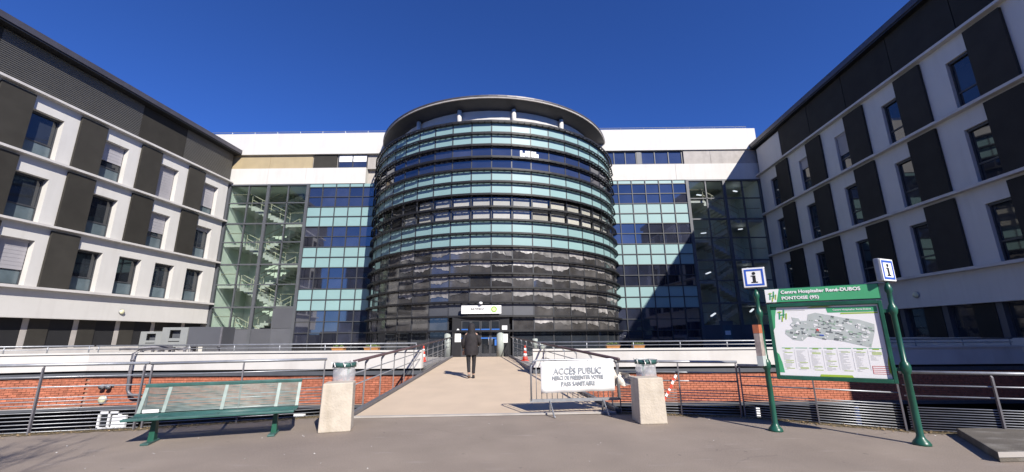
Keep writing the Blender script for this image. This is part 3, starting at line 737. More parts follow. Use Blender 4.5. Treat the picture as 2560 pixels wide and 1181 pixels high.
    bx(MB(), 0, Ls, gy-.3, gy+.02, .2, zg0).build('plinth', WHITEC, t)
    bx(MB(), -.05, Ls, gy-.3, .0-.003, zg1, spec['band'][0]+.05).build('overhang', WHITE, t)
    return t
P = 3.47
LA = [(.88+P*i, 2.45+P*i) for i in range(6)]; LPn = [(2.32+P*i, 3.68+P*i) for i in range(6)]
LC = [(1.02,2.42),(3.4,4.78),(5.7,7.06),(8.0,9.45),(11.2,12.75),(14.7,16.2),(18.2,19.7)]
LCp = [(9.36,10.69),(12.7,14.05),(16.15,17.5)]
led = [(13.68,13.80),(10.44,10.56),(7.14,7.25),(4.00,4.12)]
lw_ = wing('hospital_wing', 'long white hospital wing at left with brown panels in sunlight', (-22.9,31.2), R(5.6), 1, 21.0,
    [(10.62,12.90,LA,LPn,{0:.7,1:.92,2:.45}), (7.30,9.60,LA,LPn,{1:.5,0:.08}), (4.16,6.38,LC,LCp,{4:.62})],
    dict(ledges=led, led=.30, band=(2.64,), top=[(0,4.3,'corr'),(4.3,7.5,'flat'),(7.5,14.5,'corr'),(14.5,21,'flat')], eave=.55, rec=.30, gz=(1.15,2.62), gy=-.45, g0=1.6))
RA = [(1.33+P*i, 2.5+P*i) for i in range(7)]; RPn = [(2.37+P*i, 3.76+P*i) for i in range(7)]
rw_ = wing('hospital_wing', 'long white hospital wing at right in shade with black panels', (19.5,31.2), R(2.8), -1, 26.2,
    [(10.66,12.90,RA,RPn,{1:.25,2:.5,5:.4}), (7.42,9.74,RA,RPn,{}), (4.2,6.54,RA,RPn,{})],
    dict(ledges=[(13.76,13.88),(10.52,10.64),(7.26,7.38),(4.06,4.18)], led=.26, band=(2.74,), top=[(.15,3.22,'white')]+[(3.25+3.2*i, 6.43+3.2*i,'flat') for i in range(7)], eave=.35, rec=.14, gz=(1.35,2.72), gy=-.2, g0=1.2))
def on_wing(w_, s, y, z): return w_.matrix_basis @ Vector((s, y, z))
bpy.context.view_layer.update()
q = on_wing(lw_, 6.3, .01, 3.14); wall_lamp('round pale lamp on white band of the sunlit left wing', q, lw_.rotation_euler.z + pi, .15)
q = on_wing(rw_, -11.3, .01, 3.3); wall_lamp('round pale lamp on the shaded white band of the right wing', q, rw_.rotation_euler.z + pi, .15)

# ventilation boxes on the terrace
def vent_box(label, x, y, w, h, zb, hood):
    t = thing('ventilation_unit', label, 'ventilation unit', (x,y,.43), R(6), 'grey ventilation units on the terrace')
    zb -= .43; d = 1.1
    m = MB(); hw = .42*w; a, b = w/2-hw/2, w/2+hw/2; z0, z1 = zb+h*.45, zb+h*.86
    m.box(0,a,0,.05,zb,zb+h); m.box(b,w,0,.05,zb,zb+h); m.box(a,b,.001,.049,zb,z0); m.box(a,b,.001,.049,z1,zb+h)
    m.box(0,.05,.05,d,zb,zb+h); m.box(w-.05,w,.05,d,zb,zb+h); m.box(.05,w-.05,.05,d,zb+h-.05,zb+h); m.box(.05,w-.05,d-.05,d,zb,zb+h-.05)
    m.build('casing', mat('pale_grey_sheet', (.24,.25,.245), .5, .06, 3), t, bevel=.01)
    MB().box(a,b,.25,.3,z0-.02,z1+.02).build('intake', GREYF, t)
    MB().box(w*.3,w*.72,-.02,0,zb+h*.28,zb+h*.31).build('handle_slot', DRUM, t)
    lg = MB().box(.05,.15,.1,.2,0,zb).mesh('leg', GALVD)
    for lx in (0, w-.2):
        for ly in (0, .8): inst('leg', lg, t, (lx,ly,0))
vent_box('small pale grey ventilation unit left of the bigger one on the terrace', -19.5, 22.0, 1.05, .82, 1.12, 1)
vent_box('larger pale grey ventilation unit with square intake on the terrace', -18.3, 21.9, 1.25, 1.0, 1.14, 1)
t = thing('duct_box', 'large dark grey duct box beside the pale ventilation units', 'duct', (-17.0, 22.0, .43), R(6))
MB().box(0,1.65,.0,1.2,.72,1.72).build('casing', GREYP, t, bevel=.01); MB().box(1.58,1.66,-.03,.05,.70,1.73).build('corner_trim', GALVD, t)
for lx in (.1,1.4): MB().box(lx,lx+.1,.2,.3,0,.72).build('leg', GALVD, t)
ct = thing('cable_bundle', 'tangled grey cables lying under the ventilation units', 'cables', (-18.5, 21.5, .43))
for i in range(4):
    pts_ = [(-1.4+.42*q, rnd.uniform(-.1,.1), .62+rnd.uniform(-.05,.07)) for q in range(9)]
    MB().tube(pts_, .03, 6).build('cable', GALVD, ct, True)

# traffic cones
def cone(label, x, y, z, s=1.):
    t = thing('traffic_cone', label, 'cone', (x,y,z), 0, 'red and white traffic cones by the footbridge')
    MB().box(-.19*s,.19*s,-.19*s,.19*s,0,.035*s).build('base', CONEO, t, bevel=.01)
    rr_ = lambda h: (.135 - .105*h/.7)*s
    for a, b, mm_ in ((.035,.2,CONEO),(.2,.34,WHITEP),(.34,.46,CONEO),(.46,.58,WHITEP),(.58,.72,CONEO)):
        MB().lathe([(rr_(a),a*s),(rr_(b),b*s)], 16).build('band', mm_, t, True)
cone('red and white traffic cone at right of the footbridge end', .42, 20.3, .43)
cone('red and white traffic cone behind the left footbridge railing', -4.35, 20.2, .43)
# bicycle-rack hoops by the entrance at left
for i, xx in enumerate((-4.1, -4.55)):
    pass

# ================================================================== person
pe = thing('person', 'person in long black hooded jacket and black trousers walking to the entrance', 'person', (-1.56, 14.95, dz(14.95)+.012), R(4))
bv = [(0,0,.98),(0,0,1.12),(0,0,1.32),(0,0,1.47),(0,.01,1.56),(0,.02,1.66),(0,.03,1.76),
      (.095,0,.93),(.10,.03,.52),(.085,-.03,.10),(.09,.13,.045), (-.095,0,.93),(-.085,-.02,.52),(-.06,-.17,.14),(-.06,-.05,.05),
      (.19,0,1.44),(.27,.0,1.18),(.23,.22,1.08),(-.19,0,1.44),(-.27,-.02,1.17),(-.26,.1,.95)]
be = [(0,1),(1,2),(2,3),(3,4),(4,5),(5,6),(0,7),(7,8),(8,9),(9,10),(0,11),(11,12),(12,13),(13,14),(3,15),(15,16),(16,17),(3,18),(18,19),(19,20)]
brd = [.13,.125,.14,.12,.06,.085,.08,.085,.055,.04,.035,.085,.055,.04,.035,.06,.045,.03,.06,.045,.03]
skin_mesh('body', bv, be, brd, SKIN, pe)
skin_mesh('trousers', [(0,0,.99),(0,0,.93),(.098,0,.88),(.10,.03,.52),(.085,-.03,.13),(-.098,0,.88),(-.085,-.02,.52),(-.06,-.16,.17)],
    [(0,1),(1,2),(2,3),(3,4),(1,5),(5,6),(6,7)], [.15,.15,.10,.072,.058,.10,.072,.058], BLK2, pe)
def loft(rings, n=24):
    m = MB(); vs = []; fs = []
    for cx_, cy_, z, rx, ry in rings:
        for k in range(n):
            a = 2*pi*k/n; j = 1 + .02*sin(3*a + z*9); vs.append((cx_+rx*j*cos(a), cy_+ry*j*sin(a), z))
    for i in range(len(rings)-1):
        for k in range(n): fs.append((i*n+k, i*n+(k+1)%n, (i+1)*n+(k+1)%n, (i+1)*n+k))
    fs.append(tuple(range((len(rings)-1)*n, len(rings)*n)))
    m.add(vs, fs); return m
loft([(0,.0,.76,.225,.165),(0,0,.80,.235,.175),(0,0,.98,.232,.17),(0,0,1.10,.225,.16),(0,0,1.28,.238,.165),(0,0,1.42,.228,.155),(0,.01,1.50,.17,.125),(0,.015,1.56,.10,.095)]).build('jacket', BLK, pe, True)
for s in (1, -1):
    vs = [(.15*s,0,1.44),(.245*s,0,1.36),(.295*s,0,1.17),(.26*s,.17,1.09)] if s > 0 else [(-.15,0,1.44),(-.245,0,1.36),(-.29,-.02,1.17),(-.275,.08,.98)]
    skin_mesh('sleeve', vs, [(0,1),(1,2),(2,3)], [.085,.088,.075,.056], BLK, pe)
loft([(0,0,1.47,.14,.13),(0,.0,1.56,.125,.125),(0,.015,1.66,.128,.135),(0,.03,1.76,.118,.13),(0,.04,1.82,.085,.10),(0,.045,1.85,.04,.05)], 20).build('hood', BLK, pe, True)
hd = MB().lathe([(.01,-.11),(.05,-.10),(.075,-.05),(.08,.02),(.07,.08),(.03,.11)], 14, (0,.10,1.68)).build('face', SKIN, pe, True)
MB().lathe([(.004,-.02),(.016,-.012),(.012,.02),(.004,.03)], 8, (0,.185,1.67)).build('nose', SKIN, pe, True)
def hand(base, d, s):
    b = Vector(base); d = Vector(d).normalized(); side = d.cross(Vector((0,0,1))).normalized(); vs = [b, b+d*.05, b+d*.09]; ed = [(0,1),(1,2)]; rd = [.022,.03,.028]
    for i, (o_, l) in enumerate(((-.027,.065),(-.009,.078),(.009,.074),(.027,.058))):
        k = len(vs); vs += [b+d*.095+side*o_, b+d*(.095+l*.55)+side*o_+Vector((0,0,-.012)), b+d*(.095+l*.85)+side*o_+Vector((0,0,-.04))]; ed += [(2,k),(k,k+1),(k+1,k+2)]; rd += [.0105,.0095,.008]
    k = len(vs); vs += [b+d*.045-side*.035*s, b+d*.085-side*.055*s]; ed += [(0,k),(k,k+1)]; rd += [.012,.009]
    skin_mesh('hand', [tuple(v) for v in vs], ed, rd, SKIN, pe, 1)
hand((.25,.21,1.08), (-.3,.9,-.1), 1); hand((-.272,.10,.94), (0,.25,-1), -1)
for x, y, rt in ((.087,.04,0), (-.06,-.09,.35)):
    sh = loft([(0,0,0,.045,.13),(0,0,.035,.048,.135),(0,-.02,.07,.042,.10),(0,-.06,.11,.036,.055)], 14).build('shoe', SHOE if x < 0 else BLK2, pe, True, loc=(x,y,0.0 if x > 0 else .05), rot=(-rt,0,0))
MB().box(.225,.245,.33,.35,1.03,1.18).build('phone', WHITEP, pe)

# ================================================================== crowd barrier with banner
ba = thing('crowd_barrier', 'galvanised crowd control barrier standing at right of footbridge start', 'barrier', (.30, 9.0, 0), R(7))
W, HT, HB, rc = 1.84, 1.09, .30, .14
fr = []
fr += [(0,0,HB),(0,0,HT-rc)] + [(rc-rc*cos(a),0,HT-rc+rc*sin(a)) for a in (R(22),R(45),R(68))] + [(rc,0,HT),(W-rc,0,HT)] + [(W-rc+rc*sin(a),0,HT-rc+rc*cos(a)) for a in (R(22),R(45),R(68))] + [(W,0,HT-rc),(W,0,HB)]
MB().tube(fr, .019, 10).build('frame', GALV, ba, True)
MB().bar((-.03,0,HB),(W+.03,0,HB), .03, .06).build('bottom_rail', GALV, ba)
me = MB().tube([(0,0,HB),(0,0,HT)], .008, 6).mesh('bar', GALV, True)
for i in range(1, 17): inst('bar', me, ba, (W*i/17,0,0))
for x in (.38, 1.5):
    for s in (-1, 1):
        MB().tube([(x,0,HB),(x+.04,s*.2,.03),(x+.05,s*.25,.015)], .017, 8).build('leg', GALV, ba, True)
bn = thing('banner', 'white ACCÈS PUBLIC banner tied to the crowd barrier', 'banner', (.30, 9.0, 0), R(7))
BINK = mat('faded_grey_ink', (.30, .32, .34), .6, .08, 6)
n = 16; m = MB(); vs = []
for i in range(n+1):
    for j in range(7):
        x = .20+1.56*i/n; z = .44+.62*j/6 + .004*sin(i*.8)*(1 if j == 0 else 0) + .025*i/n; vs.append((x, -.028 - .006*sin(i*1.1+j), z))
fs = [(i*7+j, (i+1)*7+j, (i+1)*7+j+1, i*7+j+1) for i in range(n) for j in range(6)]
o = m.add(vs, fs).build('sheet', mat('white_banner_cloth', (.84,.83,.82), .6, .02, 3), bn, True); sm = o.modifiers.new('solid','SOLIDIFY'); sm.thickness = .004
for body_, sz_, wd_, z_ in (('ACCÈS PUBLIC', .178, 1.03, .865), ('MERCI DE PRÉSENTER VOTRE', .106, 1.09, .738), ('PASS SANITAIRE', .124, .72, .617)):
    text_obj('lettering', body_, sz_, BINK, bn, (.98,-.043,z_), rot=(pi/2,R(-.8),0), bold=.0045, fit=wd_)
for x in (.3,.75,1.2,1.65):
    for z in (1.075, .445+.015*x): MB().tube([(x,-.035,z-.01),(x,.01,z+.02)], .006, 6).build('tie', GREYI, bn)

# ================================================================== concrete blocks and litter bags
def block(label, x, y, rz, lean, w=.5):
    t = MB(); n = 5; h = .8
    t.add([(-w/2-.015,-.24,0),(w/2+.015,-.24,0),(w/2+.015,.24,0),(-w/2-.015,.24,0),(-w/2,-.225,h),(w/2,-.225,h+.01),(w/2,.225,h),(-w/2,.225,h-.005)],
          [(0,3,2,1),(4,5,6,7),(0,1,5,4),(1,2,6,5),(2,3,7,6),(3,0,4,7)])
    o = t.build('concrete_block', BLOCK, None, bevel=.018); o.location = (x,y,0); o.rotation_euler = (0,lean,rz)
    return tag(o, label, 'concrete block', 'cast concrete blocks flanking the footbridge')
block('upright pale concrete block left of the footbridge, near the bench', -3.2, 7.92, R(15), R(0), .50)
block('upright stained concrete block right of the footbridge, beside the barrier', 2.49, 8.42, R(3), R(0), .48)
def bin_(label, x, y, ztop, long_):
    t = thing('litter_bag_holder', label, 'litter bin', (x,y,0), 0, 'green ring litter bag holders')
    m = MB(); n = 24; r = .205; vs = []; fs = []
    for rr2, z in ((r-.012,ztop-.045),(r+.012,ztop-.05),(r+.012,ztop+.03),(r-.012,ztop+.035)):
        for k in range(n): a = 2*pi*k/n; vs.append((rr2*cos(a), rr2*sin(a), z))
    for i in range(4):
        for k in range(n): fs.append((i*n+k, i*n+(k+1)%n, ((i+1)%4)*n+(k+1)%n, ((i+1)%4)*n+k))
    m.add(vs, fs).build('ring', GREENL, t, True)
    MB().tube([(0,.22,0),(0,.22,ztop)], .03, 10).build('post', GREEN, t, True)
    b = MB(); vs = []; fs = []; prof = [(r-.02,ztop+.045),(r-.024,ztop+.03),(r-.026,ztop+.0),(r-.02,ztop-.06),(r*.97,ztop-.16),(r*.95,ztop-.4),(r*.9,ztop-long_+.1),(r*.6,ztop-long_),(.01,ztop-long_-.01)]
    for rr2, z in prof:
        for k in range(n): a = 2*pi*k/n; j = 1+.07*sin(5*a+z*14)+rnd.uniform(-.03,.03); vs.append((rr2*j*cos(a), rr2*j*sin(a), z))
    for i in range(len(prof)-1):
        for k in range(n): fs.append((i*n+k, i*n+(k+1)%n, (i+1)*n+(k+1)%n, (i+1)*n+k))
    b.add(vs, fs).build('bag', BAG, t, True)
    c = MB(); vs = []; fs = []
    for i in range(5):
        for k in range(12): a = 2*pi*k/12; q_ = [.12,.165,.15,.12,.04][i]*rnd.uniform(.8,1.15); vs.append((q_*cos(a), q_*sin(a), ztop-long_+.06+i*.09+rnd.uniform(-.02,.02)))
    for i in range(4):
        for k in range(12): fs.append((i*12+k, i*12+(k+1)%12, (i+1)*12+(k+1)%12, (i+1)*12+k))
    fs.append(tuple(range(48,60))); c.add(vs, fs).build('rubbish', SACK, t, True)
    for k in range(9):                                  # crumpled rim of the bag
        a = 2*pi*k/9 + rnd.uniform(-.2,.2); x0, y0 = (r+.015)*cos(a), (r+.015)*sin(a)
        MB().add([(x0,y0,ztop+.04),(x0*1.12,y0*1.12,ztop+.05+rnd.uniform(-.02,.03)),(x0*1.15+.04,y0*1.1,ztop-.03-rnd.uniform(0,.05)),(x0+.05,y0,ztop+.0)], [(0,1,2,3)]).build('bag_fold', CRUM, t)
bin_('green ring with clear litter bag behind the left concrete block', -3.33, 8.40, 1.08, .8)
bin_('green ring with clear litter bag above the right concrete block', 2.66, 8.95, 1.06, .75)
# warning tape and plastic sheet
wt = thing('warning_tape', 'torn red and white warning tape hanging from the fence right of the block', 'tape', (3.3, 9.0, 0))
a0, a1 = Vector((-.02,0,.78)), Vector((-.32,-.05,.30))
for i in range(8):
    p0, p1 = a0.lerp(a1, i/8), a0.lerp(a1, (i+1)/8); off = Vector((0, .015*sin(i*2), .015*sin(i*1.3)))
    MB().bar(p0+off, p1+off, .006, .05).build('band', CONEO if i % 2 else WHITEP, wt)
ps = thing('plastic_sheet', 'crumpled pale plastic sheet caught on fence beside right block', 'plastic sheet', (2.02, 9.25, .55))
m = MB(); vs = []
for i in range(9):
    for j in range(6): vs.append((.62*i/8*(1-.03*j), .06*sin(i*1.3+j)+rnd.uniform(-.02,.02), .32*j/5*(1-.55*abs(i/8-.15)) + rnd.uniform(-.02,.02)))
m.add(vs, [(i*6+j,(i+1)*6+j,(i+1)*6+j+1,i*6+j+1) for i in range(8) for j in range(5)]).build('sheet', mat('pale_sheet', (.62,.57,.50), .6, .2, 6), ps, True)

# ================================================================== bench
be_ = thing('park_bench', 'long green metal bench with wire backrest at left of the pavement', 'bench', (-4.98, 7.42, 0), R(18.5))
L = 2.36; sz = .40
st = MB(); st.add([(-L/2,-.38,sz-.02),(L/2,-.38,sz-.02),(L/2,-.40,sz+.0),(-L/2,-.40,sz+.0)], [(0,1,2,3)])
MB().box(-L/2, L/2, -.40, -.33, sz-.03, sz+.005).build('front_edge', GREENL, be_, bevel=.008)
m = MB()
me = MB().tube([(-L/2,0,0),(L/2,0,0)], .0075, 6).mesh('seat_wire', GREENL, True)
for i in range(16): y = -.315 + .36*i/15; inst('seat_wire', me, be_, (0, y, sz - .02*sin(pi*i/15)))
for x in (-L/2+.03, -.82, 0, .82, L/2-.03): MB().bar((x,-.34,sz-.015),(x,.06,sz-.015), .05, .012).build('seat_support', GREENL, be_)
bz0, bz1, by0, by1 = sz+.02, .83, .06, .22
def bk(x, f): return (x, by0+(by1-by0)*f, bz0+(bz1-bz0)*f)
me = MB().tube([(-L/2+.02,0,0),(L/2-.02,0,0)], .0075, 5).mesh('back_wire', WIREP, True)
for i in range(20): f = .03+.92*i/20; _, y, z = bk(0, f); inst('back_wire', me, be_, (0,y,z))
for x in (-L/2+.03, -.82, 0, .82, L/2-.03): MB().bar(bk(x,0), bk(x,.97), .05, .014).build('back_support', WIREP, be_)
MB().bar(bk(-L/2,1), bk(L/2,1), .05, .06).build('top_rail', GREENL, be_, bevel=.012)
MB().bar((-L/2,.05,sz),(L/2,.05,sz), .05, .03).build('rear_edge', GREENL, be_)
for x in (-.86, .86):
    m = MB(); m.add([(x-.045,-.12,0),(x+.045,-.12,0),(x+.045,.02,0),(x-.045,.02,0),(x-.03,-.10,sz-.05),(x+.03,-.10,sz-.05),(x+.03,0,sz-.05),(x-.03,0,sz-.05)],
          [(0,3,2,1),(4,5,6,7),(0,1,5,4),(1,2,6,5),(2,3,7,6),(3,0,4,7)]); m.box(x-.03,x+.03,-.34,.05,sz-.05,sz-.025)
    lg = m.build('leg', GREEN, be_, bevel=.008); MB().box(x-.055,x+.055,-.30,.10,0,.03).build('foot', GREENL, lg, bevel=.008)
lp = MB().box(-L/2+.08,-L/2+.30,.055,.065,sz+.025,sz+.075).build('maker_plate', WHITEP, be_)

# ================================================================== map board
ang = atan2(-.95, 1.54); BW = 1.81
mb_ = thing('information_board', 'green hospital map board on two ornate posts with blue information signs', 'information board', (4.35, 7.59, 0), ang)
prof = [(.11,0),(.11,.02),(.095,.05),(.06,.09),(.045,.13),(.042,.98),(.058,1.0),(.07,1.05),(.07,1.10),(.055,1.15),(.036,1.17),(.036,1.86),(.05,1.88),(.062,1.93),(.062,1.97),(.045,2.01),(.034,2.03),(.034,2.2),(.05,2.23),(.05,2.28),(.035,2.33),(.015,2.36)]
for x in (0, BW): MB().lathe(prof, 18, (x,0,0)).build('post', GREEN, mb_, True)
x0, x1 = .13, BW-.12
fr = MB(); fr.box(x0, x0+.05, -.06, .05, .84, 2.09); fr.box(x1-.05, x1, -.06, .05, .84, 2.09); fr.box(x0+.05, x1-.05, -.058, .048, 2.04, 2.10); fr.box(x0+.05, x1-.05, -.058, .048, .84, .90); fr.box(x0+.05, x1-.05, -.0, .045, .9, 2.04)
fr.build('frame', GREEN, mb_, bevel=.006)
for x in (x0-.06, x1+.005):
    for z in (1.02, 1.9): MB().box(x, x+.055, -.02, .02, z, z+.05).build('bracket', GREEN, mb_)
hd_ = MB().box(x0-.01, x1+.005, -.06, .05, 2.115, 2.36).build('header', GREEN, mb_, bevel=.006)
HY = -.063
MB().box(x0+.005, x1-.01, HY-.004, HY, 2.125, 2.35).build('header_face', SGREEN, hd_)
MB().prismy([(x0+.005,2.125),(x0+.16,2.125),(x0+.22,2.35),(x0+.005,2.35)], HY-.008, HY-.004).build('header_flash', WHITEP, hd_)
text_obj('lettering', 'Centre Hospitalier René-DUBOS', .076, WHITEP, hd_, (x0+.24, HY-.008, 2.288), align='LEFT', fit=1.09, bold=.0034)
text_obj('lettering', 'PONTOISE (95)', .072, WHITEP, hd_, (x0+.24, HY-.008, 2.185), align='LEFT', fit=.53, bold=.0034)
def emblem(par, x, z, s, y):
    m = MB()
    for dx, dz_, w, h in ((0,0,.018,.11),(.05,.02,.018,.11),(.02,.05,.05,.016)): m.prismy([((x+(dx)*s), z+dz_*s),(x+(dx+w)*s, z+dz_*s),(x+(dx+w+.012)*s, z+(dz_+h)*s),(x+(dx+.012)*s, z+(dz_+h)*s)], y-.003, y)
    m.build('emblem', SGREEN, par)
    m = MB()
    for dx, dz_, w, h in ((.03,-.03,.014,.07),(.078,.0,.014,.08),(-.01,.09,.05,.014)): m.prismy([((x+(dx)*s), z+dz_*s),(x+(dx+w)*s, z+dz_*s),(x+(dx+w+.012)*s, z+(dz_+h)*s),(x+(dx+.012)*s, z+(dz_+h)*s)], y-.0045, y-.001)
    m.build('emblem', LIME, par)
emblem(hd_, x0+.06, 2.17, 1.1, HY-.0085)
px0, px1, pz0, pz1 = x0+.055, x1-.055, .905, 2.035
mp = MB().box(px0, px1, -.02, -.005, pz0, pz1).build('map_panel', mat('white_map_sheet', (.82,.81,.81), .3, .015, 2), mb_)
FYp = -.02
def mu(u, v): return (px0 + (px1-px0)*u, pz0 + (pz1-pz0)*v)
def flat(name, poly, m, y): return MB().prismy([mu(*p_) for p_ in poly], FYp-y, FYp).build(name, m, mp)
flat('print_corner', [(0,1),(.06,1),(.035,.86),(.02,.7),(0,.66)], SGREEN, .002)
flat('print_corner', [(0,.04),(.05,.04),(.04,.18),(.02,.30),(0,.33)], SGREEN, .002)
flat('print_corner', [(1,.04),(.985,.1),(.985,.2),(1,.3)], LIME, .002)
flat('print_band', [(.55,.90),(.99,.90),(.99,.975),(.54,.975)], SGREEN, .002)
flat('print_band', [(.66,.875),(.99,.875),(.99,.893),(.67,.893)], LIME, .002)
flat('print_band', [(.38,.0),(.68,.0),(.67,.03),(.39,.03)], LIME, .002)
flat('print_band', [(.36,.978),(.60,.978),(.55,.996),(.41,.996)], LIME, .002)
text_obj('lettering', 'Centre Hospitalier René-Dubos', .038, WHITEP, mp, (mu(.77,.937)[0], FYp-.003, mu(0,.937)[1]), depth=.001, sx=1.0, bold=.0008)
emblem(mp, mu(.07,0)[0], mu(0,.82)[1], 1.25, FYp-.001)
mo = [(.065,.60),(.08,.665),(.12,.66),(.16,.68),(.13,.74),(.17,.79),(.16,.86),(.235,.84),(.25,.80),(.32,.80),(.34,.90),(.42,.925),(.56,.88),(.70,.83),(.84,.80),(.97,.73),(.96,.62),(.93,.50),(.90,.385),(.78,.425),(.66,.47),(.55,.50),(.44,.51),(.36,.545),(.30,.55),(.24,.48),(.14,.50)]
flat('map_outline', [(u*.92+.05+.0, v*.92+.055) for u, v in mo], MAPG, .002)
r2 = random.Random(11); mdk = MB(); mlt = MB(); mmg = MB()
def inside(u, v):
    c_ = False; n_ = len(mo)
    for i in range(n_):
        (a, b), (c, e) = mo[i], mo[i-1]
        if (b > v) != (e > v) and u < (c-a)*(v-b)/(e-b)+a: c_ = not c_
    return c_
cnt = 0
while cnt < 150:
    u, v = r2.uniform(.07,.96), r2.uniform(.39,.92); w_, h_ = r2.uniform(.008,.045), r2.uniform(.006,.03); sk = -.28*w_
    if not (inside(u, v) and inside(u+w_, v+sk) and inside(u, v-h_)): continue
    q_ = [(u*.92+.05, v*.92+.055), ((u-.25*h_)*.92+.05, (v-h_)*.92+.055), ((u+w_-.25*h_)*.92+.05, (v-h_+sk)*.92+.055), ((u+w_)*.92+.05, (v+sk)*.92+.055)]
    (mdk if cnt % 5 < 2 else mlt if cnt % 5 < 4 else mmg).prismy([mu(*p_) for p_ in q_], FYp-.003-.00002*cnt, FYp-.0021); cnt += 1
for q_, m_, n_ in ((mdk, MAPD, 'map_buildings'), (mlt, WHITEP, 'map_buildings'), (mmg, mat('map_lawn', (.34,.46,.36), .5), 'map_lawns')): tag(q_.build(n_, m_, mp), kind='stuff')
star = []
for i in range(10): a = pi/2+i*pi/5; rr3 = .03 if i % 2 == 0 else .014; c0 = mu(.43,.655); star.append((c0[0]+rr3*cos(a), c0[1]+rr3*sin(a)))
MB().prismy(star, FYp-.0075, FYp-.002).build('map_marker', REDI, mp)
flat('map_marker', [(.44,.575),(.48,.57),(.48,.585),(.44,.59)], BLUE, .0078)
lg = MB(); lgg = MB(); lgh = MB(); r3 = random.Random(3)
for c_ in range(7):
    u0 = .055 + c_*.133
    a, b = mu(u0,.392), mu(u0+.115,.40); (lgg).box(a[0], b[0], FYp-.002, FYp, a[1], b[1])
    if c_ not in (1,4): a, b = mu(u0+.03,.378), mu(u0+.085,.39); lgh.box(a[0], b[0], FYp-.002, FYp, a[1], b[1])
    a, b = mu(u0+.118,.10), mu(u0+.1195,.37); lg.box(a[0], b[0], FYp-.002, FYp, a[1], b[1])
    for i in range(20 if c_ < 6 else 9):
        v_ = .355 - i*.0142; wd = r3.uniform(.02,.09)
        if r3.random() < .14: a, b = mu(u0+.02,v_), mu(u0+.10,v_+.007); lgh.box(a[0], b[0], FYp-.002, FYp, a[1], b[1])
        else: a, b = mu(u0+.004,v_), mu(u0+.004+wd,v_+.0038); lg.box(a[0], b[0], FYp-.002, FYp, a[1], b[1])
a, b = mu(.12,.945), mu(.34,.952); lg.box(a[0], b[0], FYp-.002, FYp, a[1], b[1])
for q_, m_ in ((lg, mat('legend_ink', (.42,.43,.43), .6)), (lgg, SGREEN), (lgh, LIME)): tag(q_.build('legend_print', m_, mp), kind='stuff')
rb = MB(); a, b = mu(.855,.06), mu(.985,.16)
for i in range(5): z = a[1]+(b[1]-a[1])*i/4; rb.box(a[0], b[0], FYp-.002, FYp, z-.0035, z+.0035)
rb.box(a[0]-.003, a[0]+.003, FYp-.0025, FYp-.0002, a[1], b[1]); rb.box(b[0]-.003, b[0]+.003, FYp-.0025, FYp-.0002, a[1], b[1]); rb.build('legend_box', REDI, mp)
# notice on left post
nb = MB().box(-.045,.045,-.20,.10,1.06,1.74).build('side_notice', mat('faded_notice', (.36,.30,.27), .6, .3, 9), mb_, rot=(0,0,R(-14)), loc=(-.03,0,0))
MB().box(-.048,.048,-.203,.103,1.60,1.745).build('notice_head', mat('rust_red', (.42,.13,.06), .6, .2, 9), nb); MB().box(-.048,.048,-.203,.103,1.055,1.22).build('notice_foot', MAPG, nb)
# i signs
def isign(x, rz, zc=2.585):
    S = .37
    o = MB().box(-S/2, S/2, -.045, .045, -S/2, S/2).build('information_sign', GALV, mb_, bevel=.02, loc=(x,0,zc), rot=(0,0,rz))
    MB().box(-S/2+.012, S/2-.012, -.052, -.045, -S/2+.012, S/2-.012).build('sign_face', WHITEP, o)
    q_ = S/2-.035; e_ = .032; m = MB()
    m.box(-q_, q_, -.056, -.0521, q_-e_, q_); m.box(-q_, q_, -.056, -.0521, -q_, -q_+e_); m.box(-q_, -q_+e_, -.0558, -.0521, -q_+e_, q_-e_); m.box(q_-e_, q_, -.0558, -.0521, -q_+e_, q_-e_)
    m.build('blue_border', BLUE, o)
    m = MB(); m.box(-.024,.024,-.056,-.0521,-.09,.03); m.box(-.048,.024,-.0563,-.0524,.018,.034); m.box(-.05,.052,-.0563,-.0524,-.098,-.08); m.build('letter', INK, o)
    m = MB().lathe([(.028,0),(.028,.004)], 16); m.build('letter_dot', INK, o, rot=(pi/2,0,0), loc=(0,-.0521,.072))
    MB().tube([(0,0,-S/2-.06),(0,0,-S/2)], .02, 8).build('stem', GREEN, o)
isign(0.0, R(4)); isign(BW, -ang + R(24), 2.56)

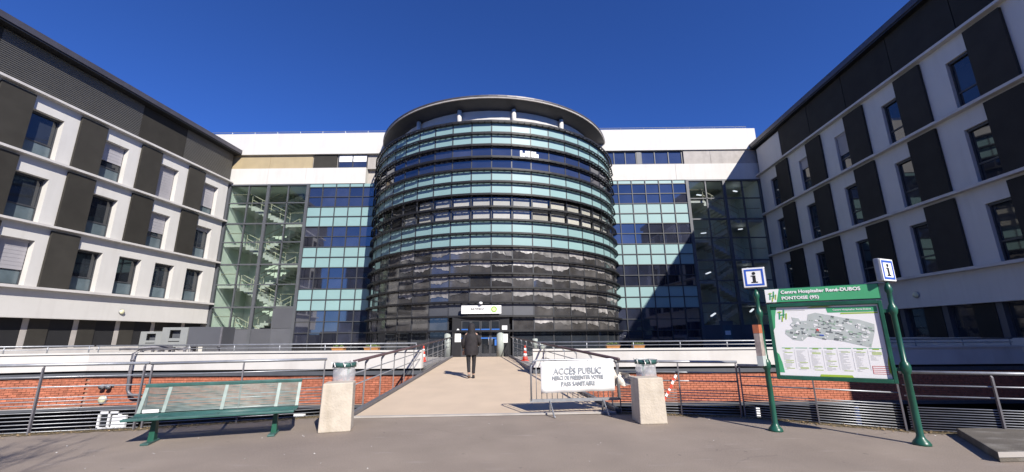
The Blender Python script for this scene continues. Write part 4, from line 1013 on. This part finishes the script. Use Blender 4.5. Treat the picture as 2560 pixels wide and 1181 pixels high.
# ================================================================== raised slab at right, litter, moss
rs = thing('raised_slab', 'raised worn concrete slab on pavement in the bottom right corner', 'slab', (6.05, 5.78, 0), R(2))
MB().prism([(0,0),(4.5,.0),(4.5,1.2),(.95,1.36)], 0, .115).build('slab', SLABM, rs, bevel=.012)
MB().prism([(-.01,-.012),(4.5,-.012),(4.5,0),(0,0)], .06, .122).build('edge_strip', CONC, rs)
MB().box(2.3,3.4,.4,.85,.115,.121).build('cover_plate', WHITEC, rs)
ml = MB(); mo_ = MB()
segs = [((-11.6,7.0),(-6.85,8.12)),((-6.85,8.12),(-4.0,9.2)),((2.1,9.35),(4.45,8.85)),((4.45,8.82),(6.5,7.55)),((6.5,7.52),(9.6,6.5))]
for a, b in segs:
    a, b = Vector((*a,0)), Vector((*b,0)); L = (b-a).length; dirv = (b-a)/L; nrm = Vector((dirv.y,-dirv.x,0))
    for i in range(int(L*90)):
        p_ = a + dirv*rnd.uniform(0,L) + nrm*abs(rnd.gauss(0,.16)); s = rnd.uniform(.008,.028); an = rnd.uniform(0,6.28); z = rnd.uniform(.004,.03)
        u_ = Vector((cos(an),sin(an),rnd.uniform(-.3,.3)))*s; v_ = Vector((-sin(an),cos(an),rnd.uniform(-.3,.3)))*s*.6
        p_.z = z; ml.add([p_-u_, p_+v_, p_+u_, p_-v_], [(0,1,2,3)])
    for i in range(int(L*9)):
        f0, f1 = i/int(L*9), (i+1)/int(L*9); w0 = .10+.09*rnd.random()
        p0, p1 = a.lerp(b,f0), a.lerp(b,f1); mo_.add([p0-nrm*.05+Vector((0,0,.012)), p1-nrm*.05+Vector((0,0,.012)), p1+nrm*w0+Vector((0,0,.004)), p0+nrm*w0*rnd.uniform(.8,1.2)+Vector((0,0,.004))], [(0,3,2,1)])
    for i in range(int(L*70)):
        p_ = a + dirv*rnd.uniform(0,L) + nrm*abs(rnd.gauss(0,.05)); h = rnd.uniform(.02,.09); an = rnd.uniform(0,6.28); s = .006
        mo_.add([p_+Vector((s*cos(an),s*sin(an),0)), p_-Vector((s*cos(an),s*sin(an),0)), p_+Vector((rnd.uniform(-.04,.04),rnd.uniform(-.04,.04),h))], [(0,1,2)])
tag(ml.build('leaf_litter', LITT), 'dry leaf litter along the foot of the fences', 'leaves', kind='stuff')
tag(mo_.build('moss', SOIL), 'moss and weeds along the pavement edge under the fences', 'weeds', kind='stuff')
mt = MB()
for i in range(110):
    x, y = rnd.uniform(-8,7), rnd.uniform(3.5,8.6); s = rnd.uniform(.004,.016); a = rnd.uniform(0,6.28)
    if x > -2 and rnd.random() < .55: continue
    mt.add([(x+s*cos(a),y+s*sin(a),.004),(x-s*sin(a),y+s*cos(a),.012),(x-s*cos(a),y-s*sin(a),.005),(x+s*sin(a),y-s*cos(a),.006)], [(0,1,2,3)])
tag(mt.build('petals', PETAL), 'scattered pale petals and scraps on the asphalt', 'litter', kind='stuff')

# ================================================================== behind the camera: bare tree (seen as shade) and unseen block added to darken glass reflections
bt = thing('bare_tree', 'bare branched tree whose shade falls on the pavement at bottom left', 'tree', (-3.3,-2.9,0))
tk = MB(); tk.tube([(0,0,0),(.05,.05,1.2),(.0,.1,2.4),(-.1,.25,3.6)], [.16,.13,.11,.09], 10); tk.build('trunk', BARK, bt, True)
cr = MB(); rt = random.Random(21)
def limb(p, d, l, r, lev):
    pts_ = [p]; dd = d.copy()
    for i in range(4): dd = (dd + Vector((rt.gauss(0,.13),rt.gauss(0,.13),rt.gauss(.02,.1)))).normalized(); pts_.append(pts_[-1] + dd*l/4)
    cr.tube(pts_, [r*(1-.16*i) for i in range(5)], 5, False)
    if lev > 0:
        for i in range(4): k = rt.choice((2,3,4)); limb(pts_[k], (dd + Vector((rt.gauss(0,.6),rt.gauss(0,.6),rt.gauss(.1,.4)))).normalized(), l*.62, r*.5, lev-1)
for i in range(6): a = i*1.05; limb(Vector((-.1,.25,3.3)), Vector((cos(a)*.6-.25, sin(a)*.6+.3, .75)).normalized(), 2.0, .055, 3)
cr.build('crown', BARK, bt)
ob = thing('reflection_block', 'plain grey block added behind the camera to darken the glass reflections', 'building', (0,-48,0))
MB().box(-45,45,-8,0,-3.2,21.5).build('wall', MIRW, ob)
wm = MB().box(-.7,.7,.0,.06,-.85,.85).mesh('window', PANED)
for i in range(34):
    for z in (2.6,5.8,9.0,12.2,15.4,18.6): inst('window', wm, ob, (-43+2.6*i,0,z))
MB().box(-45.3,45.3,-8.3,.4,21.5,21.9).build('roof', ZINC, ob)
